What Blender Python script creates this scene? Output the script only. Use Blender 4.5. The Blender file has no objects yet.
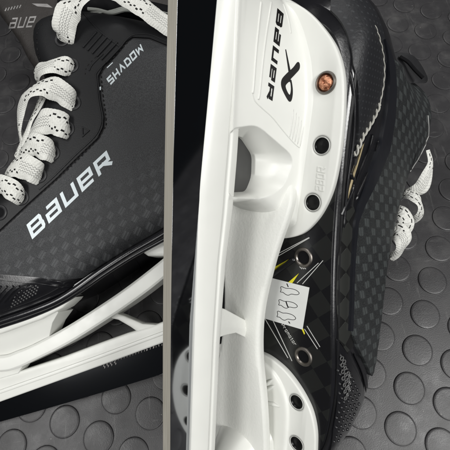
# Two black hockey skates lying on a studded rubber floor, seen from above.
# All shapes are worked out in millimetres in each skate's own frame and scaled to metres.
import bpy, bmesh, math, random
from mathutils import Vector, Matrix, noise
from mathutils.bvhtree import BVHTree
from mathutils.geometry import delaunay_2d_cdt
random.seed(7)
MM = 0.001
sc = bpy.context.scene
COL = sc.collection

# ------------------------------------------------------------------ camera
F = 387.0; CH = 374.0
p_, r_ = math.radians(20.3), math.radians(-6.7)
RW = (Matrix(((1,0,0),(0,math.cos(p_),-math.sin(p_)),(0,math.sin(p_),math.cos(p_)))) @
      Matrix(((math.cos(r_),-math.sin(r_),0),(math.sin(r_),math.cos(r_),0),(0,0,1))))
CAM = Vector((0,0,CH))
cd = bpy.data.cameras.new('camera'); cam = bpy.data.objects.new('camera', cd); COL.objects.link(cam)
cam.matrix_world = Matrix.Translation(CAM*MM) @ RW.to_4x4()
cd.sensor_width = 36; cd.lens = F/450*36; cd.clip_start = 0.01; cd.clip_end = 50
sc.camera = cam
def ray(px, py): return RW @ Vector(((px-225)/F, (225-py)/F, -1.0))

class Frame:
    def __init__(s, O, X, Y, Z): s.O, s.X, s.Y, s.Z = O, X, Y, Z
    def loc(s, P): q = P-s.O; return Vector((q.dot(s.X), q.dot(s.Y), q.dot(s.Z)))
    def ldir(s, d): return Vector((d.dot(s.X), d.dot(s.Y), d.dot(s.Z)))
    def world(s, v): return s.O + s.X*v[0] + s.Y*v[1] + s.Z*v[2]
    def onY(s, px, py, y=0.0):
        d = ray(px, py); t = ((s.O-CAM).dot(s.Y)+y)/d.dot(s.Y); return s.loc(CAM+d*t)
    def onZ(s, px, py, z=0.0):
        d = ray(px, py); t = ((s.O-CAM).dot(s.Z)+z)/d.dot(s.Z); return s.loc(CAM+d*t)
    def at(s, px, py, depth): return s.loc(CAM + ray(px, py)*depth)
    def hit(s, bvh, px, py):
        o = s.loc(CAM); d = s.ldir(ray(px, py)).normalized()
        h = bvh.ray_cast(o, d)
        return (h[0], h[1]) if h[0] is not None else (None, None)
    def matrix(s):
        M = Matrix.Identity(4)
        for i, a in enumerate((s.X, s.Y, s.Z)):
            for j in range(3): M[j][i] = a[j]
        M.translation = s.O*MM
        return M

# frame of the skate that stands on edge (x toe->heel, y outward side facing us, z blade->boot)
L2 = Vector((9,197,40)).normalized(); S2 = Vector((-.66,0,.75)); S2 = (S2-L2*S2.dot(L2)).normalized()
N2 = L2.cross(S2); O2 = Vector(((168-225)/F*165, 0, -165))
F2 = Frame(CAM+RW@O2, RW@L2, RW@N2, -(RW@S2))
# frame of the skate lying on its side (x heel->toe, y up out of its side, z blade->boot)
def wz(px, py, z):
    d = ray(px, py); return CAM + d*((z-CH)/d.z)
P0 = wz(0,423,10); P1 = wz(165,374,21)
A1 = (P1-P0).normalized()
Bf = Vector((0,0,1)).cross(A1).normalized(); tl = math.radians(12)
B1 = Bf*math.cos(tl)+Vector((0,0,1))*math.sin(tl); B1 = (B1-A1*A1.dot(B1)).normalized()
C1 = A1.cross(B1)
F1 = Frame(wz(100,393,16.7)-C1*1.5, -A1, C1, B1)

def round_poly(pts, r, n=5):
    out = []; N = len(pts)
    for i in range(N):
        p = Vector(pts[i]); a = Vector(pts[i-1]); b = Vector(pts[(i+1) % N]); k_ = min(r, (a-p).length*.45, (b-p).length*.45)
        s_ = p+(a-p).normalized()*k_; e_ = p+(b-p).normalized()*k_
        for j in range(n+1):
            t = j/n; out.append((s_*(1-t)+p*t)*(1-t)+(p*(1-t)+e_*t)*t)
    return out
# ------------------------------------------------------------------ object helpers
def link(name, me, mat, parent=None, smooth=True, angle=35):
    if not isinstance(mat, (list, tuple)): mat = [mat]
    for m in mat: me.materials.append(m)
    if smooth:
        for p in me.polygons: p.use_smooth = True
        me.set_sharp_from_angle(angle=math.radians(angle))
    o = bpy.data.objects.new(name, me); COL.objects.link(o)
    if parent: o.parent = parent
    return o
def mesh_from(verts, faces, scale=MM):
    me = bpy.data.meshes.new('mesh'); me.from_pydata([tuple(Vector(v)*scale) for v in verts], [], faces); me.update()
    return me
def from_bm(bm, scale=MM):
    bmesh.ops.recalc_face_normals(bm, faces=bm.faces[:])
    if scale != 1: bmesh.ops.scale(bm, vec=(scale,)*3, verts=bm.verts[:])
    me = bpy.data.meshes.new('mesh'); bm.to_mesh(me); bm.free(); return me
def add(bm, verts, faces, mi=0):
    vs = [bm.verts.new(Vector(v)) for v in verts]; out = []
    for f in faces:
        try:
            g = bm.faces.new([vs[i] for i in f]); g.material_index = mi; out.append(g)
        except ValueError: pass
    return vs, out
def lerp_tab(tab, x):
    tab = sorted(tab)
    if x <= tab[0][0]: return tab[0][1]
    for (a, va), (b, vb) in zip(tab, tab[1:]):
        if x <= b:
            t = (x-a)/(b-a); return va+(vb-va)*t
    return tab[-1][1]
def stab(tab, x, w=3.0):      # smoothed table
    return sum(lerp_tab(tab, x+d*w)*k for d, k in ((-2,1),(-1,2),(0,3),(1,2),(2,1)))/9
def smooth_poly(pts, n=6, closed=True):  # Catmull-Rom
    out = []; N = len(pts)
    rng = range(N) if closed else range(N-1)
    for i in rng:
        g = lambda k: Vector(pts[k % N]) if closed else Vector(pts[max(0, min(N-1, k))])
        a, b, c, d = g(i-1), g(i), g(i+1), g(i+2)
        for k in range(n):
            t = k/n
            out.append(0.5*((2*b)+(c-a)*t+(2*a-5*b+4*c-d)*t*t+(3*b-a-3*c+d)*t**3))
    if not closed: out.append(Vector(pts[-1]))
    return out
def resample(poly, step):
    out = []
    for i in range(len(poly)):
        a = Vector(poly[i]); b = Vector(poly[(i+1) % len(poly)]); n = max(1, int((b-a).length/step))
        for k in range(n): out.append(a+(b-a)*(k/n))
    return out
def inside(p, poly):
    x, y = p[0], p[1]; r = False; j = len(poly)-1
    for i in range(len(poly)):
        xi, yi = poly[i][0], poly[i][1]; xj, yj = poly[j][0], poly[j][1]
        if (yi > y) != (yj > y) and x < (xj-xi)*(y-yi)/(yj-yi)+xi: r = not r
        j = i
    return r
def tess(polys, step):
    """2-D tessellation of the union of polygons with inner grid points."""
    vs = []; fs = []
    for pl in polys:
        rp = resample([Vector((q[0], q[1])) for q in pl], step)
        fs.append(list(range(len(vs), len(vs)+len(rp)))); vs += rp
    x0 = min(v.x for v in vs); x1 = max(v.x for v in vs); y0 = min(v.y for v in vs); y1 = max(v.y for v in vs)
    row = 0; y = y0+step*.5
    while y < y1:
        x = x0+step*(.5 if row % 2 else 1)
        while x < x1:
            if any(inside((x, y), pl) for pl in polys): vs.append(Vector((x, y)))
            x += step
        y += step*.87; row += 1
    r = delaunay_2d_cdt(vs, [], fs, 1, 1e-4); V = r[0]
    bb = [(min(q[0] for q in pl), max(q[0] for q in pl), min(q[1] for q in pl), max(q[1] for q in pl), pl) for pl in polys]
    keep = []
    for t in r[2]:
        c_ = (V[t[0]]+V[t[1]]+V[t[2]])/3
        if any(b[0] <= c_.x <= b[1] and b[2] <= c_.y <= b[3] and inside(c_, b[4]) for b in bb): keep.append(t)
    return V, keep
def sheet(polys, step, fn, top, bot, mi=0, bm=None, side=True):
    """thick sheet draped on a surface; fn(u,v)->(point, normal)."""
    own = bm is None
    if own: bm = bmesh.new()
    v2, tr = tess(polys, step)
    P = [fn(v.x, v.y) for v in v2]
    tv = [bm.verts.new(p+n*top) for p, n in P]
    ed = {}
    for t in tr:
        if len(set(t)) < 3: continue
        try: f = bm.faces.new([tv[i] for i in t]); f.material_index = mi
        except ValueError: continue
        for a, b in zip(t, list(t[1:])+[t[0]]): ed.setdefault((min(a,b), max(a,b)), []).append((a, b))
    if side:
        bv = {}
        for k, l in ed.items():
            if len(l) == 1:
                a, b = l[0]
                for i in (a, b):
                    if i not in bv: bv[i] = bm.verts.new(P[i][0]+P[i][1]*bot)
                try: f = bm.faces.new([tv[b], tv[a], bv[a], bv[b]]); f.material_index = mi
                except ValueError: pass
    for v in [v for v in tv if not v.link_faces]: bm.verts.remove(v)
    return bm
def stroke(pts, w, closed=False, cap=0.0):
    """polyline -> outline polygons (quads with mitred joints)."""
    pts = [Vector((p[0], p[1])) for p in pts]; n = len(pts); offs = []
    for i in range(n):
        if closed: a, b = pts[i-1], pts[(i+1) % n]
        else: a, b = pts[max(0, i-1)], pts[min(n-1, i+1)]
        d1 = (pts[i]-a).normalized() if (pts[i]-a).length > 1e-9 else None
        d2 = (b-pts[i]).normalized() if (b-pts[i]).length > 1e-9 else None
        if d1 is None: d1 = d2
        if d2 is None: d2 = d1
        n1 = Vector((-d1.y, d1.x)); n2 = Vector((-d2.y, d2.x)); m = n1+n2
        if m.length < 1e-6: m = n1.copy()
        m.normalize(); k = 1/max(.45, m.dot(n1)); offs.append(m*k*w/2)
    pl = []
    L = [pts[i]+offs[i] for i in range(n)]; R = [pts[i]-offs[i] for i in range(n)]
    if closed: return [[L[i], L[(i+1) % n], R[(i+1) % n], R[i]] for i in range(n)]
    return [[L[i], L[i+1], R[i+1], R[i]] for i in range(n-1)]
def tube(bm, pts, rad, seg=8, mi=0, closed=False, twist=0):
    pts = [Vector(p) for p in pts]; rings = []; up = Vector((0.13, 0.2, 0.97)); n = len(pts)
    for i, p in enumerate(pts):
        a = pts[i-1] if (i or closed) else p; b = pts[(i+1) % n] if (i < n-1 or closed) else p
        t = (b-a).normalized(); s = t.cross(up)
        if s.length < .05: s = t.cross(Vector((1,0,0)))
        s.normalize(); q = s.cross(t); r = rad[i] if isinstance(rad, (list, tuple)) else rad
        rings.append([bm.verts.new(p+(s*math.cos(2*math.pi*k/seg)+q*math.sin(2*math.pi*k/seg))*r) for k in range(seg)])
    m = n if closed else n-1
    for i in range(m):
        A, B = rings[i], rings[(i+1) % n]
        for k in range(seg):
            f = bm.faces.new((A[k], A[(k+1) % seg], B[(k+1) % seg], B[k])); f.material_index = mi
    if not closed:
        for R_ in (rings[0], rings[-1]):
            try: f = bm.faces.new(R_); f.material_index = mi
            except ValueError: pass
    return bm
def lathe(bm, c, ax, prof, seg=32, mi=0, caps=True):
    """profile [(r, height along axis)] turned round axis ax at c."""
    ax = Vector(ax).normalized(); s = ax.cross(Vector((.3,.9,.1))).normalized(); q = ax.cross(s); rings = []
    for r, h in prof:
        rings.append([bm.verts.new(Vector(c)+ax*h+(s*math.cos(2*math.pi*k/seg)+q*math.sin(2*math.pi*k/seg))*max(r, 1e-3)) for k in range(seg)])
    for A, B in zip(rings, rings[1:]):
        for k in range(seg):
            f = bm.faces.new((A[k], A[(k+1) % seg], B[(k+1) % seg], B[k])); f.material_index = mi
    for R_, r in (((rings[0], prof[0][0]), (rings[-1], prof[-1][0])) if caps else ()):
        f = bm.faces.new(R_); f.material_index = mi
    return bm
def curve_plate(loops, z0, z1, bevel=0.0):
    """flat plate with holes in the local x-y plane (via a filled curve)."""
    cu = bpy.data.curves.new('c', 'CURVE'); cu.dimensions = '2D'; cu.fill_mode = 'BOTH'
    cu.extrude = max(1e-4, (z1-z0)/2-bevel); cu.bevel_depth = bevel; cu.bevel_resolution = 2; cu.offset = -bevel
    for lp in loops:
        sp = cu.splines.new('POLY'); sp.points.add(len(lp)-1); sp.use_cyclic_u = True
        for q, v in zip(sp.points, lp): q.co = (v[0], v[1], 0, 1)
    ob = bpy.data.objects.new('c', cu); COL.objects.link(ob)
    dg = bpy.context.evaluated_depsgraph_get()
    me = bpy.data.meshes.new_from_object(ob.evaluated_get(dg))
    bpy.data.objects.remove(ob); 
    bm = bmesh.new(); bm.from_mesh(me); bmesh.ops.remove_doubles(bm, verts=bm.verts[:], dist=1e-3)
    bmesh.ops.translate(bm, vec=(0, 0, (z0+z1)/2), verts=bm.verts[:])
    return bm
def join_bm(a, b):
    me = bpy.data.meshes.new('t'); b.to_mesh(me); b.free(); a.from_mesh(me); return a
def boolean(me_a, me_b, op='DIFFERENCE'):
    a = bpy.data.objects.new('a', me_a); b = bpy.data.objects.new('b', me_b)
    COL.objects.link(a); COL.objects.link(b)
    m = a.modifiers.new('b', 'BOOLEAN'); m.operation = op; m.object = b; m.solver = 'EXACT'
    dg = bpy.context.evaluated_depsgraph_get(); me = bpy.data.meshes.new_from_object(a.evaluated_get(dg))
    bpy.data.objects.remove(a); bpy.data.objects.remove(b); return me
def prism(poly_in, poly_out, y0, y1):
    n = len(poly_in); bm = bmesh.new()
    A = [bm.verts.new((x, y0, z)) for x, z in poly_in]; B = [bm.verts.new((x, y1, z)) for x, z in poly_out]
    bm.faces.new(A); bm.faces.new(B[::-1])
    for i in range(n): bm.faces.new((A[i], A[(i+1) % n], B[(i+1) % n], B[i]))
    return bm
def root(name, fr, label, cat, group=None):
    o = bpy.data.objects.new(name, None); COL.objects.link(o); o.matrix_world = fr.matrix(); o.empty_display_size = .02
    o['label'] = label; o['category'] = cat
    if group: o['group'] = group
    return o

# ------------------------------------------------------------------ materials
class NT:
    def __init__(s, name):
        s.m = bpy.data.materials.new(name); s.m.use_nodes = True; s.t = s.m.node_tree; s.n = s.t.nodes
        s.b = s.n['Principled BSDF']
    def new(s, ty, **kw):
        n = s.n.new(ty)
        for k, v in kw.items():
            if k.startswith('_'): setattr(n, k[1:], v)
            else: n.inputs[k.replace('_', ' ')].default_value = v
        return n
    def ln(s, a, b): s.t.links.new(a, b)
    def math(s, op, a, b=None, c=None, clamp=False):
        n = s.n.new('ShaderNodeMath'); n.operation = op; n.use_clamp = clamp
        for i, v in enumerate((a, b, c)):
            if v is None: continue
            if isinstance(v, (int, float)): n.inputs[i].default_value = v
            else: s.ln(v, n.inputs[i])
        return n.outputs[0]
    def mix(s, f, a, b):
        n = s.n.new('ShaderNodeMix'); n.data_type = 'RGBA'
        for i, v in ((0, f), (6, a), (7, b)):
            if isinstance(v, (int, float)): n.inputs[i].default_value = v
            elif isinstance(v, tuple): n.inputs[i].default_value = (*v, 1)
            else: s.ln(v, n.inputs[i])
        return n.outputs[2]
    def ramp(s, v, a, b, lo=0.0, hi=1.0):
        n = s.n.new('ShaderNodeMapRange'); n.clamp = True; s.ln(v, n.inputs[0])
        n.inputs[1].default_value = a; n.inputs[2].default_value = b; n.inputs[3].default_value = lo; n.inputs[4].default_value = hi
        return n.outputs[0]
    def coord(s, which='Object', scale=(1,1,1), rot=(0,0,0)):
        t = s.n.new('ShaderNodeTexCoord'); m = s.n.new('ShaderNodeMapping'); m.vector_type = 'POINT'
        m.inputs['Scale'].default_value = scale; m.inputs['Rotation'].default_value = rot
        s.ln(t.outputs[which], m.inputs[0]); return m.outputs[0]
    def noise(s, vec, scale, detail=3, rough=.5):
        n = s.new('ShaderNodeTexNoise', Scale=scale, Detail=detail, Roughness=rough); s.ln(vec, n.inputs['Vector']); return n.outputs['Fac']
    def xyz(s, vec):
        n = s.n.new('ShaderNodeSeparateXYZ'); s.ln(vec, n.inputs[0]); return n.outputs
    def bump(s, h, strength=.3, dist=.0005, bevel=0):
        n = s.new('ShaderNodeBump', Strength=strength, Distance=dist)
        if h is not None: s.ln(h, n.inputs['Height'])
        if bevel:
            b = s.new('ShaderNodeBevel', Radius=bevel); b.samples = 4; s.ln(b.outputs[0], n.inputs['Normal'])
        s.ln(n.outputs[0], s.b.inputs['Normal']); return n
    def set(s, color=None, rough=None, metal=None, spec=None, coat=None, coatr=None):
        for k, v in (('Base Color', color), ('Roughness', rough), ('Metallic', metal), ('Specular IOR Level', spec), ('Coat Weight', coat), ('Coat Roughness', coatr)):
            if v is None: continue
            if isinstance(v, tuple): s.b.inputs[k].default_value = (*v, 1)
            elif isinstance(v, (int, float)): s.b.inputs[k].default_value = v
            else: s.ln(v, s.b.inputs[k])
        return s

def m_plain(name, col, rough=.4, metal=0, bumps=None, bevel=0, var=.08, spec=.5, coat=0):
    k = NT(name); v = k.coord(); nz = k.noise(v, 60, 4)
    c2 = tuple(c*(1-var*2) for c in col)
    k.set(k.mix(k.ramp(nz, .35, .65), c2, col), None, metal, spec, coat)
    fine = k.noise(v, 900, 2); k.set(rough=k.ramp(k.noise(v, 150, 4), .3, .7, rough*.85, min(1, rough*1.15)))
    s, d = bumps if bumps else (.08, .0002)
    k.bump(fine, s, d, bevel); return k.m
M_WHITE = m_plain('white_holder_plastic', (.77, .775, .735), .33, bumps=(.05, .0002), bevel=.0009, var=.015)
k = NT('white_textured_plastic'); v = k.coord(); h = k.noise(v, 620, 3, .6)
k.set(k.mix(k.ramp(k.noise(v, 40, 3), .3, .7), (.74, .745, .705), (.785, .79, .75)), .5); k.bump(h, .35, .0004, .0009); M_WTEX = k.m
# polished runner steel: long fine grain
k = NT('polished_steel'); v = k.coord(scale=(4, 300, 900)); g = k.noise(v, 3, 4)
k.set((.40, .41, .43), .06, 1); v2 = k.coord(); k.bump(k.noise(v2, 15, 2), .02, .0004, .0004); M_STEEL = k.m
k = NT('ground_steel_edge'); v = k.coord(scale=(3, 700, 700)); g = k.noise(v, 4, 4)
k.set(k.mix(k.ramp(g, .3, .7), (.62, .58, .49), (.86, .82, .72)), .45, .55); k.bump(g, .2, .0002); M_EDGE = k.m
M_GLOSS = m_plain('gloss_black_plastic', (.012, .012, .014), .16, bumps=(.06, .0003), bevel=.0008, spec=.6)
M_RUB = m_plain('matte_black_rubber', (.022, .022, .024), .5, bumps=(.25, .0002), bevel=.0006)
M_BLACK = m_plain('black_lining', (.006, .006, .007), .8, spec=.12)
M_BROWN = m_plain('dark_brown_felt', (.03, .026, .024), .55, bumps=(.5, .0004))
M_INK = m_plain('black_print', (.009, .008, .008), .5, spec=.25)
M_LET = m_plain('pale_silver_print', (.66, .73, .76), .35, var=.03)
M_SIL = m_plain('silver_print', (.75, .73, .72), .3, metal=.7)
M_YEL = m_plain('yellow_print', (.8, .72, .03), .4)
M_LINE = m_plain('white_hairline_print', (.6, .6, .58), .4)
M_PAPER = m_plain('paper_sticker', (.76, .77, .75), .55, var=.02)
M_RIV = m_plain('dark_nickel', (.24, .22, .20), .38, metal=1, bevel=.0004)
M_HOLE = m_plain('screw_hole_dark', (.006, .006, .006), .3, spec=.25)
M_TONGUE_IN = m_plain('grey_lining', (.25, .26, .24), .5)
k = NT('copper_rivet'); v = k.coord(); n1 = k.noise(v, 500, 4, .7)
k.set(k.mix(k.ramp(n1, .35, .65), (.25, .08, .04), (.95, .48, .30)), .35, 1); k.bump(n1, .8, .001); M_COP = k.m

# rubber floor
k = NT('studded_rubber'); v = k.coord()
big = k.noise(v, 6, 5, .6); fine = k.noise(v, 1100, 2); mid = k.noise(v, 45, 6, .62)
sv = k.coord(scale=(1, 9, 1), rot=(0, 0, .7)); scr = k.noise(sv, 22, 6, .75); sv2 = k.coord(scale=(10, 1, 1), rot=(0, 0, .35)); scr2 = k.noise(sv2, 18, 6, .7)
dust = k.math('MULTIPLY', k.ramp(mid, .48, .75), k.ramp(big, .4, .65))
c = k.mix(k.ramp(big, .3, .7), (.028, .0272, .029), (.047, .0455, .048))
c = k.mix(k.math('MULTIPLY', dust, .6), c, (.14, .137, .133))
c = k.mix(k.ramp(k.math('MAXIMUM', scr, scr2), .61, .72, 0, .45), c, (.17, .168, .165))
vo = k.new('ShaderNodeTexVoronoi', Scale=60); k.ln(v, vo.inputs['Vector'])
c = k.mix(k.math('MULTIPLY', k.ramp(vo.outputs['Distance'], .035, .02), .35), c, (.45, .44, .4))
k.set(c, k.ramp(mid, .3, .7, .32, .5)); k.bump(k.math('ADD', fine, k.math('MULTIPLY', mid, .7)), .2, .0005); M_FLOOR = k.m

# boot side cloth of the lying skate: dark speckled weave with a woven block pattern low down
def cloth(name, base, lite, blk, sx, sz, rot, mask_dir, m0, m1, rib=1500, spk=.35, slant=.0):
    k = NT(name); v = k.coord(); X = k.xyz(v)
    cr, sr = math.cos(rot), math.sin(rot)
    u = k.math('ADD', k.math('MULTIPLY', X[0], cr), k.math('MULTIPLY', X[2], sr))
    w = k.math('ADD', k.math('MULTIPLY', X[0], -sr), k.math('MULTIPLY', X[2], cr))
    wob = k.math('MULTIPLY', k.math('SUBTRACT', k.noise(v, 120, 2), .5), .0022)
    a = k.math('ADD', k.math('DIVIDE', u, sx), k.math('DIVIDE', wob, sx)); b = k.math('ADD', k.math('DIVIDE', w, sz), k.math('MULTIPLY', a, slant))
    ia = k.math('FLOOR', a); ib = k.math('FLOOR', b)
    par = k.math('MODULO', k.math('ABSOLUTE', k.math('ADD', ia, ib)), 2.0)
    fa = k.math('ABSOLUTE', k.math('SUBTRACT', k.math('FRACT', a), .5)); fb = k.math('ABSOLUTE', k.math('SUBTRACT', k.math('FRACT', b), .5))
    box = k.math('MULTIPLY', k.ramp(fa, .46, .36), k.ramp(fb, .44, .34))
    ribs = k.ramp(k.math('SINE', k.math('MULTIPLY', b, 19)), -.3, .3, .45, 1)
    pat = k.math('MULTIPLY', k.math('MULTIPLY', par, box), ribs)
    md = k.math('ADD', k.math('MULTIPLY', X[0], mask_dir[0]), k.math('MULTIPLY', X[2], mask_dir[1]))
    if m0 is not None: pat = k.math('MULTIPLY', pat, k.ramp(md, m0, m1))
    sp = k.noise(v, 1700, 2, .7); big = k.noise(v, 30, 3)
    c = k.mix(k.ramp(sp, .42, .68, 0, spk), base, lite); c = k.mix(k.ramp(big, .35, .7, 0, .12), c, lite)
    c = k.mix(k.math('MULTIPLY', pat, .75), c, blk)
    k.set(c, .52, spec=.35); k.bump(k.math('ADD', sp, k.math('MULTIPLY', pat, 1.2)), .5, .0005); return k.m
M_CLOTH1 = cloth('speckled_charcoal_cloth', (.021, .022, .024), (.105, .107, .111), (.095, .098, .102), .0078, .0062, -.75, (-.25, -.97), -.146, -.112, spk=.52)
M_CLOTH2 = cloth('woven_block_cloth', (.014, .015, .016), (.07, .076, .077), (.085, .095, .095), .0048, .0088, .15, (1, 0), None, None, spk=.5, slant=.3)
k = NT('perforated_heel_cloth'); v = k.coord(); X = k.xyz(v); cb = k.n.new('ShaderNodeCombineXYZ'); k.ln(X[0], cb.inputs[0]); k.ln(X[2], cb.inputs[1])
vo = k.new('ShaderNodeTexVoronoi', Scale=330, Randomness=.0); vo.voronoi_dimensions = '2D'; k.ln(cb.outputs[0], vo.inputs['Vector'])
dots = k.ramp(vo.outputs['Distance'], .2, .1); k.set(k.mix(k.math('MULTIPLY', dots, .35), (.015, .0155, .018), (.07, .074, .08)), .5); k.bump(k.noise(v, 900, 2), .4, .0004); M_PERF = k.m
k = NT('checkered_carbon'); v = k.coord(rot=(0, 0, math.radians(45))); ch = k.new('ShaderNodeTexChecker', Scale=95); k.ln(v, ch.inputs['Vector'])
k.set(k.mix(ch.outputs['Fac'], (.009, .009, .010), (.016, .0165, .016)), .2, spec=.5); k.bump(k.noise(v, 90, 3), .1, .0005, .0006); M_CARB = k.m
k = NT('facing_rubber'); v = k.coord(); k.set((.013, .0133, .0145), .45, spec=.28); k.bump(k.noise(v, 1300, 2), .25, .0003, .0006); M_FACE = k.m
# lace: flat knit with black flecks; UV in mm (u along, v across -1..1)
k = NT('white_knit_lace'); uv = k.coord('UV'); X = k.xyz(uv)
u, vv = X[0], X[1]; av = k.math('ABSOLUTE', vv)
kn = k.math('SINE', k.math('ADD', k.math('MULTIPLY', u, 3.4), k.math('MULTIPLY', av, 7.0)))
row = k.math('FLOOR', k.math('ADD', k.math('MULTIPLY', av, 6), 0))
side = k.math('GREATER_THAN', vv, 0)
ph = k.math('MULTIPLY', row, .5)
du = k.math('FRACT', k.math('ADD', k.math('DIVIDE', u, 6.2), ph))
on = k.math('MULTIPLY', k.math('LESS_THAN', du, .34), k.math('MULTIPLY', k.math('GREATER_THAN', av, .34), k.math('LESS_THAN', av, .66)))
fv = k.math('ABSOLUTE', k.math('SUBTRACT', k.math('FRACT', k.math('MULTIPLY', av, 6)), .5))
on = k.math('MULTIPLY', on, k.math('LESS_THAN', fv, .46))
seg = k.math('GREATER_THAN', k.math('SINE', k.math('MULTIPLY', u, .13)), -.2)
on = k.math('MULTIPLY', on, seg)
st = k.math('MULTIPLY', k.math('LESS_THAN', k.math('ABSOLUTE', k.math('SUBTRACT', k.math('FRACT', k.math('ADD', k.math('MULTIPLY', vv, 4.5), k.math('MULTIPLY', k.math('SINE', k.math('MULTIPLY', u, 2.6)), .22))), .5)), .12),
            k.math('MULTIPLY', k.math('LESS_THAN', av, .5), k.math('SUBTRACT', 1.0, seg)))
gr = k.noise(k.coord(), 700, 3)
c = k.mix(k.ramp(gr, .3, .7), (.66, .66, .62), (.80, .80, .76)); c = k.mix(k.ramp(kn, -1, 0, .06, 0), c, (.35, .35, .32))
c = k.mix(k.math('MULTIPLY', st, .75), c, (.12, .12, .12)); c = k.mix(on, c, (.015, .015, .015))
k.set(c, .8, spec=.2); k.bump(k.math('ADD', k.math('MULTIPLY', kn, .28), k.math('MULTIPLY', gr, .8)), .5, .0005); M_LACE = k.m

# ------------------------------------------------------------------ floor with moulded studs
def build_floor():
    SP = 34.0; th = -.482; ox, oy = 3.758*SP, -1.861*SP; c, s = math.cos(th), math.sin(th)
    bm = bmesh.new(); B = 1500
    prof = [(14.1, -.08), (13.75, -.02), (13.35, .1), (13.2, .7), (12.9, 1.15), (12.3, 1.36), (11.3, 1.42)]
    R = 40
    nearf = []
    for i in range(-R, R+1):
        for j in range(-R, R+1):
            x = ox+i*c*SP-j*s*SP; y = oy+i*s*SP+j*c*SP
            if abs(x) > 620 or abs(y) > 620: continue
            near = abs(x) < 300 and abs(y) < 330; sg = 56 if near else 24
            rings = [[bm.verts.new((x+r*math.cos(2*math.pi*k/sg), y+r*math.sin(2*math.pi*k/sg), h+(.12 if q == 0 else 0))) for k in range(sg)] for q, (r, h) in enumerate(prof)]
            for a, b in zip(rings, rings[1:]):
                for k in range(sg): bm.faces.new((a[k], a[(k+1) % sg], b[(k+1) % sg], b[k]))
            bm.faces.new(rings[-1])
    bm.faces.new([bm.verts.new(v) for v in ((-B, -B, 0), (B, -B, 0), (B, B, 0), (-B, B, 0))])
    # small moulding seam line
    o = link('floor', from_bm(bm), M_FLOOR, angle=28); o['kind'] = 'structure'
    return o
build_floor()

# ------------------------------------------------------------------ lettering (unit box, y up)
G = {
 'B': (.85, [[(0,0),(0,1),(.75,1),(.8,.9),(.8,.5),(.05,.5)], [(.8,.5),(.85,.4),(.85,.1),(.8,0),(0,0)]]),
 'a': (.85, [[(.1,1),(.8,1),(.8,0),(0,0),(0,.5),(.8,.5)]]),
 'U': (.85, [[(0,1),(0,0),(.8,0)], [(.8,1),(.8,0)]]),
 'e': (.85, [[(0,.48),(.8,.48),(.8,1),(0,1),(0,0),(.8,0)]]),
 'R': (.9, [[(0,0),(0,1),(.82,1),(.82,.42),(.05,.42)], [(.42,.42),(.86,0)]]),
 'S': (.8, [[(.8,1),(0,1),(0,.55),(.8,.45),(.8,0),(0,0)]]),
 'H': (.8, [[(0,0),(0,1)], [(.8,0),(.8,1)], [(0,.5),(.8,.5)]]),
 'A': (.85, [[(0,0),(.42,1),(.85,0)]]),
 'D': (.8, [[(0,0),(0,1),(.55,1),(.8,.7),(.8,0),(0,0)]]),
 'O': (.8, [[(0,0),(0,1),(.8,1),(.8,0),(0,0)]]),
 'W': (1.0, [[(0,1),(.1,0),(.5,.7),(.9,0),(1.0,1)]]),
 'E': (.75, [[(.75,1),(0,1),(0,0),(.75,0)], [(0,.5),(.7,.5)]]),
 '2': (.7, [[(0,1),(.7,1),(.7,.5),(0,.5),(0,0),(.7,0)]]),
 '8': (.7, [[(0,0),(0,1),(.7,1),(.7,0),(0,0)], [(0,.5),(.7,.5)]]),
 '0': (.7, [[(0,0),(0,1),(.7,1),(.7,0),(0,0)]]),
 'r': (.6, [[(0,0),(0,.7),(.55,.7)]]), 'n': (.65, [[(0,0),(0,.7),(.6,.7),(.6,0)]]), 'o': (.65, [[(0,0),(0,.7),(.6,.7),(.6,0),(0,0)]]),
 't': (.5, [[(.2,1),(.2,0),(.5,0)], [(0,.7),(.5,.7)]]), 'f': (.5, [[(.5,1),(.2,1),(.2,0)], [(0,.6),(.45,.6)]]),
 'm': (.9, [[(0,0),(0,.7),(.85,.7),(.85,0)], [(.42,.7),(.42,0)]]), 'p': (.65, [[(0,-.3),(0,.7),(.6,.7),(.6,0),(0,0)]]),
 'L': (.7, [[(0,1),(0,0),(.7,0)]]), 'P': (.8, [[(0,0),(0,1),(.8,1),(.8,.45),(0,.45)]]), 'V': (.8, [[(0,1),(.4,0),(.8,1)]]), 'C': (.8, [[(.8,1),(0,1),(0,0),(.8,0)]]), '|': (.2, [[(.1,0),(.1,1)]]), ' ': (.4, []),
}
def text_polys(txt, quad, w=.2, gap=.28, slant=0.0):
    """quad: lower-left, lower-right, upper-right, upper-left corners; strokes stay inside it."""
    x = 0; items = []
    for ch in txt:
        wd, st = G[ch]
        for s_ in st: items.append((ch, [(x+w/2+a, b) for a, b in s_]))
        x += wd+w+gap
    W = x-gap
    ll, lr, ur, ul = [Vector(q) for q in quad]; out = []
    for ch, s_ in items:
        s2 = [(a, w/2+b*(1-w)) for a, b in s_]
        cl = (Vector(s2[0])-Vector(s2[-1])).length < 1e-6
        if not cl and ch in 'BDRUH28':
            for e_, f_ in ((0, 1), (-1, -2)):
                d_ = (Vector(s2[e_])-Vector(s2[f_])).normalized(); q_ = Vector(s2[e_])+d_*w*.5
                if -.001 <= q_.y <= 1.001: s2[e_] = tuple(q_)
        pls = stroke(s2[:-1], w, True) if cl else stroke(s2, w)
        # extend open ends to square them
        for pl in pls:
            q = []
            for v in pl:
                a, b = v.x/W, v.y
                P = (ll*(1-a)+lr*a)*(1-b)+(ul*(1-a)+ur*a)*b+Vector((slant*b, 0)) ; q.append(P)
            out.append(q)
    return out

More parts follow.
